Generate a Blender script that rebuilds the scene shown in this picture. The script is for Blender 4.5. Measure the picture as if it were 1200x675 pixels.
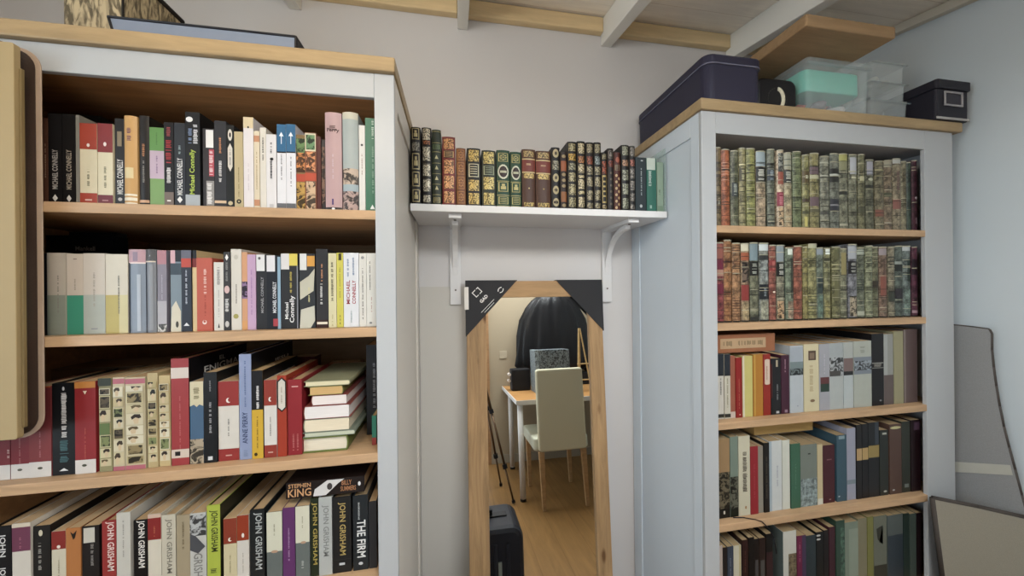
import bpy, bmesh, math, random
from math import radians, tan, sin, cos, pi
from mathutils import Vector, Matrix
random.seed(7)
for o in list(bpy.data.objects): bpy.data.objects.remove(o)
C = bpy.context.scene.collection
SC = bpy.context.scene

# ------------------------------------------------------------------ camera
F = 391.0; YAW = radians(9.7); ROLL = 0.0094; CY = 336.4; H = 1.45
cam = bpy.data.cameras.new('camera'); cam.sensor_width = 36; cam.lens = 36*F/1200
cam.shift_y = (337.5-CY)/1200*-1; cam.clip_start = .02
co = bpy.data.objects.new('camera', cam); C.objects.link(co)
_cr, _sr = cos(ROLL), sin(ROLL)
_fw = Vector((sin(YAW), cos(YAW), 0)); _rt = Vector((cos(YAW), -sin(YAW), 0)); _up = Vector((0, 0, 1))
_r2 = _rt*_cr - _up*_sr; _u2 = _up*_cr + _rt*_sr
_r2, _u2 = _rt*_cr - _up*_sr, _up*_cr + _rt*_sr
mt = Matrix((_r2, _u2, -_fw)).transposed().to_4x4(); mt.translation = (0, 0, H)
co.matrix_world = mt
SC.camera = co
# ------------------------------------------------------------------ world, lights, exposure
w = bpy.data.worlds.new('world'); SC.world = w; w.use_nodes = True
w.node_tree.nodes['Background'].inputs[0].default_value = (.80, .88, 1, 1)
w.node_tree.nodes['Background'].inputs[1].default_value = 1.0
def ceil_z(y): return H+1.10-(1.30-y)*tan(radians(10))
def area(name, loc, rot, sx, sy, power, col, spread=pi):
    l = bpy.data.lights.new(name, 'AREA'); l.shape = 'RECTANGLE'; l.size = sx; l.size_y = sy
    l.energy = power; l.color = col; l.spread = spread
    o = bpy.data.objects.new(name, l); C.objects.link(o); o.location = loc; o.rotation_euler = rot; return o
area('daylight_through_glazed_door', (-.33, -1.32, 1.12), (radians(90), 0, 0), 1.2, 1.9, 8.5, (.88, .94, 1))
area('unseen_side_window_light', (-1.80, -.25, 1.55), (0, radians(-90), 0), 1.1, 1.2, 31, (.70, .86, 1))  # window out of view, put in to brighten the right bookcase's left side
area('added_skylight_fill', (.70, -.45, ceil_z(-.45)+.12), (radians(10), 0, 0), 1.0, .7, 52, (.93, .97, 1))  # made-up skylight, added to even out the light towards the right
SC.view_settings.view_transform = 'Standard'; SC.view_settings.look = 'None'
SC.view_settings.gamma = 1; SC.view_settings.use_curve_mapping = False
SC.view_settings.exposure = 0.10

# ------------------------------------------------------------------ helpers
def ray(px, py):
    x = (px-600)/F; y = -(py-CY)/F
    xr = x*_cr+y*_sr; yr = -x*_sr+y*_cr
    return _rt*xr + _up*yr + _fw
def P(px, py, Y):
    d = ray(px, py); return Vector((0, 0, H)) + d*(Y/d.y)
def hx(s):
    s = s.lstrip('#'); s = s if len(s) == 6 else ''.join(c*2 for c in s); v = [int(s[i:i+2], 16)/255 for i in (0, 2, 4)]
    return tuple(c/12.92 if c <= .04045 else ((c+.055)/1.055)**2.4 for c in v)
MATS = {}
def mat(col, rough=.55, kind='plain', metal=0.0):
    key = (col, rough, kind, metal)
    if key in MATS: return MATS[key]
    m = bpy.data.materials.new('%s_%s' % (kind, col.strip('#'))); m.use_nodes = True
    nt = m.node_tree; N = nt.nodes; L = nt.links; b = N['Principled BSDF']
    b.inputs['Roughness'].default_value = rough; b.inputs['Metallic'].default_value = metal
    b.inputs['Specular IOR Level'].default_value = .5 if kind in ('clear', 'glass') else .28
    c = hx(col); tc = N.new('ShaderNodeTexCoord'); mp = N.new('ShaderNodeMapping'); L.new(tc.outputs['Object'], mp.inputs[0])
    mix = N.new('ShaderNodeMix'); mix.data_type = 'RGBA'
    def setc(a, bb):
        mix.inputs[6].default_value = (*a, 1); mix.inputs[7].default_value = (*bb, 1)
    L.new(mix.outputs[2], b.inputs['Base Color'])
    def sc(k): return tuple(min(1, x*k) for x in c)
    def bump(src, st, d):
        bp = N.new('ShaderNodeBump'); bp.inputs['Strength'].default_value = st; bp.inputs['Distance'].default_value = d
        L.new(src, bp.inputs['Height']); L.new(bp.outputs[0], b.inputs['Normal'])
    if kind in ('plain', 'paint', 'print'):
        n = N.new('ShaderNodeTexNoise'); L.new(mp.outputs[0], n.inputs[0])
        n.inputs['Scale'].default_value = {'plain': 40, 'paint': 2.2, 'print': 90}[kind]; n.inputs['Detail'].default_value = 4
        k = {'plain': (.93, 1.06), 'paint': (.95, 1.03), 'print': (.9, 1.08)}[kind]
        setc(sc(k[0]), sc(k[1])); L.new(n.outputs[0], mix.inputs[0])
        if kind == 'paint': bump(n.outputs[0], .1, .004)
    elif kind == 'mottle':      # worn picture-printed cloth / photo jacket
        n = N.new('ShaderNodeTexNoise'); L.new(mp.outputs[0], n.inputs[0]); n.inputs['Scale'].default_value = 75
        n.inputs['Detail'].default_value = 6; n.inputs['Roughness'].default_value = .7
        r = N.new('ShaderNodeValToRGB'); r.color_ramp.elements[0].position = .40; r.color_ramp.elements[1].position = .62
        L.new(n.outputs[0], r.inputs[0]); L.new(r.outputs[0], mix.inputs[0]); setc(sc(.38), sc(1.5))
    elif kind == 'tooled':      # fine gilt tooling over dark leather
        n = N.new('ShaderNodeTexVoronoi'); L.new(mp.outputs[0], n.inputs[0]); n.inputs['Scale'].default_value = 260; n.feature = 'SMOOTH_F1'
        r = N.new('ShaderNodeValToRGB'); r.color_ramp.elements[0].position = .30; r.color_ramp.elements[1].position = .55
        L.new(n.outputs['Distance'], r.inputs[0]); L.new(r.outputs[0], mix.inputs[0]); setc(sc(1.15), sc(.22))
    elif kind == 'photo':       # strong light/dark picture
        n = N.new('ShaderNodeTexNoise'); L.new(mp.outputs[0], n.inputs[0]); n.inputs['Scale'].default_value = 60
        n.inputs['Detail'].default_value = 3; n.inputs['Distortion'].default_value = 1.5
        r = N.new('ShaderNodeValToRGB'); r.color_ramp.elements[0].position = .44; r.color_ramp.elements[1].position = .54
        L.new(n.outputs[0], r.inputs[0]); L.new(r.outputs[0], mix.inputs[0]); setc(sc(.12), sc(1.25))
    elif kind in ('oak', 'pine', 'wash', 'rustic', 'floor'):
        s = {'oak': (3, 26, 26), 'pine': (2.5, 22, 22), 'wash': (2, 20, 20), 'rustic': (24, 24, 2.2), 'floor': (16, 1.6, 16)}[kind]
        mp.inputs['Scale'].default_value = s
        n = N.new('ShaderNodeTexNoise'); L.new(mp.outputs[0], n.inputs[0]); n.inputs['Scale'].default_value = 1.6
        n.inputs['Detail'].default_value = 7; n.inputs['Roughness'].default_value = .65; n.inputs['Distortion'].default_value = .6
        r = N.new('ShaderNodeValToRGB'); r.color_ramp.elements[0].position = .32; r.color_ramp.elements[1].position = .68
        L.new(n.outputs[0], r.inputs[0]); L.new(r.outputs[0], mix.inputs[0])
        k = {'oak': (.78, 1.12), 'pine': (.85, 1.1), 'wash': (.9, 1.06), 'rustic': (.62, 1.2), 'floor': (.8, 1.12)}[kind]
        setc(sc(k[0]), sc(k[1])); bump(n.outputs[0], .15, .002)
        if kind in ('rustic', 'pine', 'floor', 'wash'):   # knots and cracks
            v = N.new('ShaderNodeTexVoronoi'); m2 = N.new('ShaderNodeMapping'); L.new(tc.outputs['Object'], m2.inputs[0])
            m2.inputs['Scale'].default_value = {'rustic': (14, 14, 5), 'pine': (3, 11, 11), 'wash': (2.4, 5, 5), 'floor': (6, 1.7, 5)}[kind]
            L.new(m2.outputs[0], v.inputs[0]); v.inputs['Scale'].default_value = 1
            r2 = N.new('ShaderNodeValToRGB'); r2.color_ramp.elements[0].position = .07; r2.color_ramp.elements[1].position = .16
            r2.color_ramp.elements[0].color = (.35, .25, .18, 1); r2.color_ramp.elements[1].color = (1, 1, 1, 1)
            L.new(v.outputs['Distance'], r2.inputs[0])
            mm = N.new('ShaderNodeMix'); mm.data_type = 'RGBA'; mm.blend_type = 'MULTIPLY'; mm.inputs[0].default_value = .9
            L.new(mix.outputs[2], mm.inputs[6]); L.new(r2.outputs[0], mm.inputs[7]); L.new(mm.outputs[2], b.inputs['Base Color'])
            last = mm
        if kind in ('wash', 'floor'):                     # boards with joints
            sp = N.new('ShaderNodeSeparateXYZ'); L.new(tc.outputs['Object'], sp.inputs[0])
            ma = N.new('ShaderNodeMath'); ma.operation = 'FRACT'; m0 = N.new('ShaderNodeMath'); m0.operation = 'MULTIPLY'
            L.new(sp.outputs['Y' if kind == 'wash' else 'X'], m0.inputs[0]); m0.inputs[1].default_value = 9.5 if kind == 'wash' else 6
            L.new(m0.outputs[0], ma.inputs[0])
            r3 = N.new('ShaderNodeValToRGB'); r3.color_ramp.elements[0].position = .012; r3.color_ramp.elements[1].position = .03
            r3.color_ramp.elements[0].color = (.68, .62, .56, 1); r3.color_ramp.elements[1].color = (1, 1, 1, 1)
            L.new(ma.outputs[0], r3.inputs[0])
            m4 = N.new('ShaderNodeMix'); m4.data_type = 'RGBA'; m4.blend_type = 'MULTIPLY'; m4.inputs[0].default_value = .8
            L.new(last.outputs[2], m4.inputs[6]); L.new(r3.outputs[0], m4.inputs[7]); L.new(m4.outputs[2], b.inputs['Base Color'])
    elif kind == 'pages':
        mp.inputs['Scale'].default_value = (1, .02, .02)
        n = N.new('ShaderNodeTexNoise'); L.new(mp.outputs[0], n.inputs[0]); n.inputs['Scale'].default_value = 1500; n.inputs['Detail'].default_value = 2
        setc(sc(.78), sc(1.1)); L.new(n.outputs[0], mix.inputs[0])
    elif kind in ('cloth', 'felt'):
        wv = N.new('ShaderNodeTexNoise'); L.new(mp.outputs[0], wv.inputs[0]); wv.inputs['Scale'].default_value = 260 if kind == 'cloth' else 500
        setc(sc(.8), sc(1.15)); L.new(wv.outputs[0], mix.inputs[0]); bump(wv.outputs[0], .3, .001)
    elif kind == 'straw':
        mp.inputs['Scale'].default_value = (60, 60, 16)
        n = N.new('ShaderNodeTexNoise'); L.new(mp.outputs[0], n.inputs[0]); n.inputs['Scale'].default_value = 1.3; n.inputs['Detail'].default_value = 5
        n.inputs['Distortion'].default_value = 1.2
        r = N.new('ShaderNodeValToRGB'); r.color_ramp.elements[0].position = .42; r.color_ramp.elements[1].position = .58
        L.new(n.outputs[0], r.inputs[0]); L.new(r.outputs[0], mix.inputs[0]); setc(sc(.30), sc(1.25)); bump(n.outputs[0], .8, .003)
    elif kind == 'clear':
        setc(c, c); b.inputs['Transmission Weight'].default_value = .0; b.inputs['Alpha'].default_value = .28; b.inputs['Roughness'].default_value = .15
    elif kind == 'glass':
        setc(c, c); b.inputs['Alpha'].default_value = .12; b.inputs['Roughness'].default_value = .03
    MATS[key] = m; return m
def link(name, me, parent=None):
    o = bpy.data.objects.new(name, me); C.objects.link(o)
    if parent is not None: o.parent = parent
    return o
def finish(bm, name, mats, parent=None, bev=0, smooth=False):
    if not isinstance(mats, (list, tuple)): mats = [mats]
    bmesh.ops.recalc_face_normals(bm, faces=bm.faces)
    me = bpy.data.meshes.new(name); bm.to_mesh(me); bm.free()
    for m in mats: me.materials.append(m)
    if smooth:
        for p in me.polygons: p.use_smooth = True
    o = link(name, me, parent)
    if bev:
        md = o.modifiers.new('bevel', 'BEVEL'); md.width = bev; md.segments = 2; md.limit_method = 'ANGLE'
    return o
def bx(bm, x0, x1, y0, y1, z0, z1, mi=0, M=None):
    r = bmesh.ops.create_cube(bm, size=1)
    for v in r['verts']:
        v.co = Vector(((x0+x1)/2+v.co.x*(x1-x0), (y0+y1)/2+v.co.y*(y1-y0), (z0+z1)/2+v.co.z*(z1-z0)))
        if M is not None: v.co = M @ v.co
    for f in {f for v in r['verts'] for f in v.link_faces}: f.material_index = mi
def box(name, x0, x1, y0, y1, z0, z1, m, parent=None, bev=0.0):
    bm = bmesh.new(); cx, cy, cz = (x0+x1)/2, (y0+y1)/2, z0
    bx(bm, x0-cx, x1-cx, y0-cy, y1-cy, 0, z1-z0)
    o = finish(bm, name, m, parent, bev); o.location = (cx, cy, cz)
    if parent is not None: o.location = Vector((cx, cy, cz)) - parent.matrix_basis.translation
    return o
def prism(bm, pts, y0, y1, mi=0, axis='Y'):
    def mk(p, t):
        return {'Y': (p[0], t, p[1]), 'Z': (p[0], p[1], t), 'X': (t, p[0], p[1])}[axis]
    a = [bm.verts.new(mk(p, y0)) for p in pts]; b = [bm.verts.new(mk(p, y1)) for p in pts]
    fs = [bm.faces.new(a), bm.faces.new(b[::-1])]
    n = len(pts)
    for i in range(n): fs.append(bm.faces.new((a[i], b[i], b[(i+1) % n], a[(i+1) % n])))
    for f in fs: f.material_index = mi
def tube(bm, a, b, r0, r1=None, seg=14, mi=0):
    a = Vector(a); b = Vector(b); r1 = r0 if r1 is None else r1
    q = (b-a).to_track_quat('Z', 'Y'); A = []; B = []
    for i in range(seg):
        t = 2*pi*i/seg; e = Vector((cos(t), sin(t), 0))
        A.append(bm.verts.new(a+q @ (e*r0))); B.append(bm.verts.new(b+q @ (e*r1)))
    fs = [bm.faces.new(A[::-1]), bm.faces.new(B)]
    for i in range(seg): fs.append(bm.faces.new((A[i], A[(i+1) % seg], B[(i+1) % seg], B[i])))
    for f in fs: f.material_index = mi
def rrect(x0, x1, y0, y1, r, n=5):
    pts = []
    for cx, cy, a0 in ((x1-r, y1-r, 0), (x0+r, y1-r, 90), (x0+r, y0+r, 180), (x1-r, y0+r, 270)):
        for i in range(n+1):
            a = radians(a0+90*i/n); pts.append((cx+r*cos(a), cy+r*sin(a)))
    return pts
def thing(name, label, cat, loc=(0, 0, 0), group=None, rot=None):
    o = bpy.data.objects.new(name, None); C.objects.link(o); o.location = loc; o.empty_display_size = .05
    if rot: o.rotation_euler = rot
    return tag(o, label, cat, group)
def tag(o, label, cat, group=None):
    o['label'] = label; o['category'] = cat
    if group: o['group'] = group
    return o
def struct(o): o['kind'] = 'structure'; return o
TXT = {}
def text_mesh(s, bold=.012):
    if (s, bold) in TXT: return TXT[(s, bold)]
    cu = bpy.data.curves.new('t', 'FONT'); cu.body = s; cu.offset = bold; cu.resolution_u = 2; cu.space_line = .8
    o = bpy.data.objects.new('t', cu); C.objects.link(o)
    dg = bpy.context.evaluated_depsgraph_get(); me = bpy.data.meshes.new_from_object(o.evaluated_get(dg))
    vs = [v.co.copy() for v in me.vertices]; fs = [tuple(p.vertices) for p in me.polygons]
    bpy.data.objects.remove(o); bpy.data.curves.remove(cu)
    xs = [v.x for v in vs]; ys = [v.y for v in vs]
    TXT[(s, bold)] = (vs, fs, min(xs), max(xs), min(ys), max(ys)); return TXT[(s, bold)]
def put_text(s, place, L, Hh, m, name, parent, bold=.012):
    """place(u,v): u along reading direction, v up; both centred."""
    vs, fs, x0, x1, y0, y1 = text_mesh(s, bold)
    bm = bmesh.new(); nv = [bm.verts.new(place(((v.x-x0)/(x1-x0)-.5)*L, ((v.y-y0)/(y1-y0)-.5)*Hh)) for v in vs]
    for f in fs:
        try: bm.faces.new([nv[i] for i in f])
        except ValueError: pass
    me = bpy.data.meshes.new(name); bm.to_mesh(me); bm.free(); me.materials.append(m)
    return link(name, me, parent)

# ------------------------------------------------------------------ structure
WH = '#cfccca'
D = 1.30; XL, XR, YB = -1.60, 1.82, -1.05
SL = tan(radians(10)); ZC = H+1.10
def ceil(y): return ZC-(D-y)*SL
struct(box('wall_back', XL-.1, XR+.1, D, D+.1, 0, ZC+.05, mat(WH, .8, 'paint')))
bm = bmesh.new(); prism(bm, [(YB-.4, 0), (D, 0), (D, ZC), (YB-.4, ceil(YB-.4))], XR, XR+.1, axis='X')
struct(finish(bm, 'wall_right', mat('#cbd3d6', .8, 'paint')))
# left wall with an unseen window opening, put in for the side light
bm = bmesh.new()
for a in ([(YB, 0), (D, 0), (D, .95), (YB, .95)], [(YB, .95), (-.8, .95), (-.8, ceil(-.8)), (YB, ceil(YB))],
          [(.3, .95), (D, .95), (D, ZC), (.3, ceil(.3))], [(-.8, 2.1), (.3, 2.1), (.3, ceil(.3)), (-.8, ceil(-.8))]):
    prism(bm, a, XL-.1, XL, axis='X')
struct(finish(bm, 'wall_left', mat(WH, .8, 'paint')))
# wall behind the camera, with the opening of a glazed door (X -.85 .. .30)
bm = bmesh.new()
bx(bm, XL-.1, -.85, YB-.1, YB, 0, ceil(YB)); bx(bm, .345, XR+.1, YB-.1, YB, 0, ceil(YB)); bx(bm, -.85, .345, YB-.1, YB, 2.0, ceil(YB))
struct(finish(bm, 'wall_behind', mat('#a99b84', .8, 'paint')))
def frame_y(name, x0, x1, z0, z1, y0, y1, t, m, parent=None, mull=()):
    bm = bmesh.new(); bx(bm, x0, x0+t, y0, y1, z0, z1); bx(bm, x1-t, x1, y0, y1, z0, z1)
    bx(bm, x0+t, x1-t, y0, y1, z1-t, z1); bx(bm, x0+t, x1-t, y0, y1, z0, z0+t)
    for q in mull: bx(bm, q-.02, q+.02, y0+.005, y1-.005, z0+t, z1-t)
    return finish(bm, name, m, parent, .002)
dr = struct(frame_y('door_1', -.85, .345, 0, 2.0, YB-.11, YB+.012, .05, mat('#a5805c', .5, 'pine'), None, (-.25,)))
pane = box('glass_pane', -.8, .295, YB-.06, YB-.055, .05, 1.95, mat('#eef4f4', .03, 'glass')); pane.parent = dr
bm = bmesh.new()
for z in (.95, 2.05): bx(bm, XL-.09, XL+.01, -.8, .3, z, z+.05)
for y in (-.8, -.275, .25): bx(bm, XL-.09, XL+.01, y, y+.05, 1.0, 2.05)
wn = struct(finish(bm, 'unseen_side_window', mat('#dddbd6', .4, 'paint')))
bm = bmesh.new(); bx(bm, XL-.05, XL-.045, -.75, .25, 1.0, 2.05); finish(bm, 'glass_pane', mat('#eef4f4', .03, 'glass'), wn)
struct(box('floor', XL-.1, XR+.1, YB-.1, D+.1, -.05, 0, mat('#8c6a40', .4, 'floor')))
bm = bmesh.new()      # boarded ceiling with an added, unseen skylight opening (X .15 .. 1.25, Y -.85 .. -.05)
for ya, yb_, xa_, xb_ in ((YB-.12, -.85, XL-.1, XR+.1), (-.05, D+.1, XL-.1, XR+.1), (-.85, -.05, XL-.1, .15), (-.85, -.05, 1.25, XR+.1)):
    prism(bm, [(ya, ceil(ya)), (yb_, ceil(yb_)), (yb_, ceil(yb_)+.03), (ya, ceil(ya)+.03)], xa_, xb_, axis='X')
struct(finish(bm, 'ceiling', mat('#f4ecdf', .7, 'wash')))
bm = bmesh.new()
for ya, yb_, xa_, xb_ in ((-.85, -.80, .15, 1.25), (-.10, -.05, .15, 1.25), (-.80, -.10, .15, .20), (-.80, -.10, 1.20, 1.25)):
    prism(bm, [(ya, ceil(ya)-.01), (yb_, ceil(yb_)-.01), (yb_, ceil(yb_)+.08), (ya, ceil(ya)+.08)], xa_, xb_, axis='X')
w2_ = struct(finish(bm, 'added_skylight', mat('#dddbd6', .4, 'paint')))  # frame of the invented skylight, out of view behind the camera
bm = bmesh.new(); prism(bm, [(-.80, ceil(-.80)+.05), (-.10, ceil(-.10)+.05), (-.10, ceil(-.10)+.055), (-.80, ceil(-.80)+.055)], .20, 1.20, axis='X')
finish(bm, 'glass_pane', mat('#eef4f4', .03, 'glass'), w2_)
# whitewashed rafters, each of its own
raf = [(-1.16, -1.12), (-.57, -.53), (.019, .058), (.605, .650), (1.195, 1.24)]
rl = ['whitewashed rafter leftmost, above the left bookcase', 'whitewashed rafter above the ornate straw box and dark tray', 'whitewashed rafter ending above the red book on the wall shelf',
      'whitewashed rafter ending above the mirror, between two pine boards', 'whitewashed rafter right, above the long navy box']
for (x0, x1), lb in zip(raf, rl):
    bm = bmesh.new(); prism(bm, [(YB, ceil(YB)-.106), (D, ZC-.106), (D, ZC-.001), (YB, ceil(YB)-.001)], x0, x1, axis='X')
    o = finish(bm, 'rafter', mat('#e6e3da', .6, 'paint'), None, .003); tag(o, lb, 'rafter', 'whitewashed rafters')
# pine wall plates between rafters
xs = [XL]+[v for r in raf for v in r]+[XR]
pl = ['pine board under the ceiling at the far left', 'pine board under the ceiling, above the dark tray', 'pine board under the ceiling, left of the rafter above the wall shelf',
      'knotted pine board under the ceiling, between the two middle rafters', 'knotted pine board under the ceiling, left of the long navy box', 'pine board under the ceiling behind the plank on the right bookcase']
for i in range(6):
    a, b = xs[2*i], xs[2*i+1]
    o = box('wall_plate', a+.001, b-.001, D-.03, D, ZC-.066, ZC-.008, mat('#d8bf94', .55, 'pine'), None, .004)
    tag(o, pl[i], 'board', 'pine boards between the rafters')
bm = bmesh.new(); prism(bm, [(YB, ceil(YB)-.036), (D-.031, ceil(D-.03)-.036), (D-.031, ceil(D-.03)-.002), (YB, ceil(YB)-.002)], XR-.03, XR, axis='X')
o = finish(bm, 'trim_1', mat('#d6cfbf', .6, 'paint'), None, .003); struct(o)

# ------------------------------------------------------------------ bookcases
PW = mat('#abadae', .35, 'paint'); OAK = mat('#b69572', .45, 'oak'); BACKP = mat('#8c6f50', .6, 'oak'); SLAB = mat('#a48c68', .4, 'oak')
def panel_side(name, xin, xout, y0, y1, z1, parent, m):
    """side board with a raised frame around a recessed panel"""
    s = 1 if xout > xin else -1; bm = bmesh.new()
    xb = xout-s*.006
    bx(bm, min(xin, xb), max(xin, xb), y0, y1, 0, z1)
    a, b = min(xb, xout), max(xb, xout)
    bx(bm, a, b, y0, y0+.035, 0, z1); bx(bm, a, b, y1-.058, y1, 0, z1)
    bx(bm, a, b, y0+.035, y1-.058, z1-.062, z1); bx(bm, a, b, y0+.035, y1-.058, 0, .12)
    return finish(bm, name, m, parent, .0015)
def bookcase(label, x0, x1, yf, zs, zsl0, zsl1, ztop, sw, shelf_z, thick, slab, inner, sidem):
    t = thing('bookcase', label, 'bookcase', (0, 0, 0)); yb = D-.004
    panel_side('side_panel', x0+.024, x0, yf, yb, zsl0, t, sidem)
    panel_side('side_panel', x1-.024, x1, yf, yb, zsl0, t, sidem)
    bm = bmesh.new(); bx(bm, x0+.024, x1-.024, yb-.012, yb, .02, zsl0); finish(bm, 'back_panel', BACKP, t)
    bm = bmesh.new()
    bx(bm, x0, x0+sw[0], yf-.012, yf, 0, zsl0); bx(bm, x1-sw[1], x1, yf-.012, yf, 0, zsl0)
    bx(bm, x0+sw[0], x1-sw[1], yf-.012, yf, ztop, zsl0); bx(bm, x0+sw[0], x1-sw[1], yf-.012, yf, 0, .08)
    finish(bm, 'face_frame', PW, t, .0015)
    bm = bmesh.new(); bx(bm, x0+.024, x1-.024, yf, yb-.012, ztop+.012, zsl0); finish(bm, 'top_board', inner, t)
    if inner is not PW:
        for a, b in ((x0+.024, x0+.028), (x1-.028, x1-.024)):
            bm = bmesh.new(); bx(bm, a, b, yf, yb-.012, .08, ztop+.012); finish(bm, 'side_lining', inner, t)
    bm = bmesh.new(); bx(bm, slab[0], slab[1], slab[2], D-.001, zsl0, zsl1); finish(bm, 'top_slab', SLAB, t, .003)
    for z in shelf_z:
        bm = bmesh.new(); bx(bm, x0+.028, x1-.028, yf-.0115, yb-.012, z-thick, z)
        # wide shelf lip between the stiles only
        o = finish(bm, 'shelf', OAK, t, .0012)
    return t
LX0, LX1, LY = -1.02, -.1335, .811
RX0, RX1, RY = .7326, 1.719, .902
LZ = [H+.177, H-.089, H-.374, H-.655, H-.94, .10]
RZ = [H+.1815, H-.117, H-.418, H-.728, H-1.03, .10]
bookcase('large white bookcase with oak shelves and oak top at the left, full of paperbacks', LX0, LX1, LY, 0, H+.489, H+.522, H+.433, (.045, .0435), LZ, .021,
         (LX0-.02, LX1+.004, LY-.024), mat('#b48558', .5, 'oak'), mat('#d9d2c8', .4, 'paint'))
bookcase('tall white bookcase with recessed side panel and oak top at the right', RX0, RX1, RY, 0, H+.525, H+.558, H+.460, (.0495, .125), RZ, .022,
         (RX0-.008, RX1+.03, RY-.022), mat('#b9b8b8', .5, 'paint'), mat('#c8d1d8', .35, 'paint'))

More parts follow.
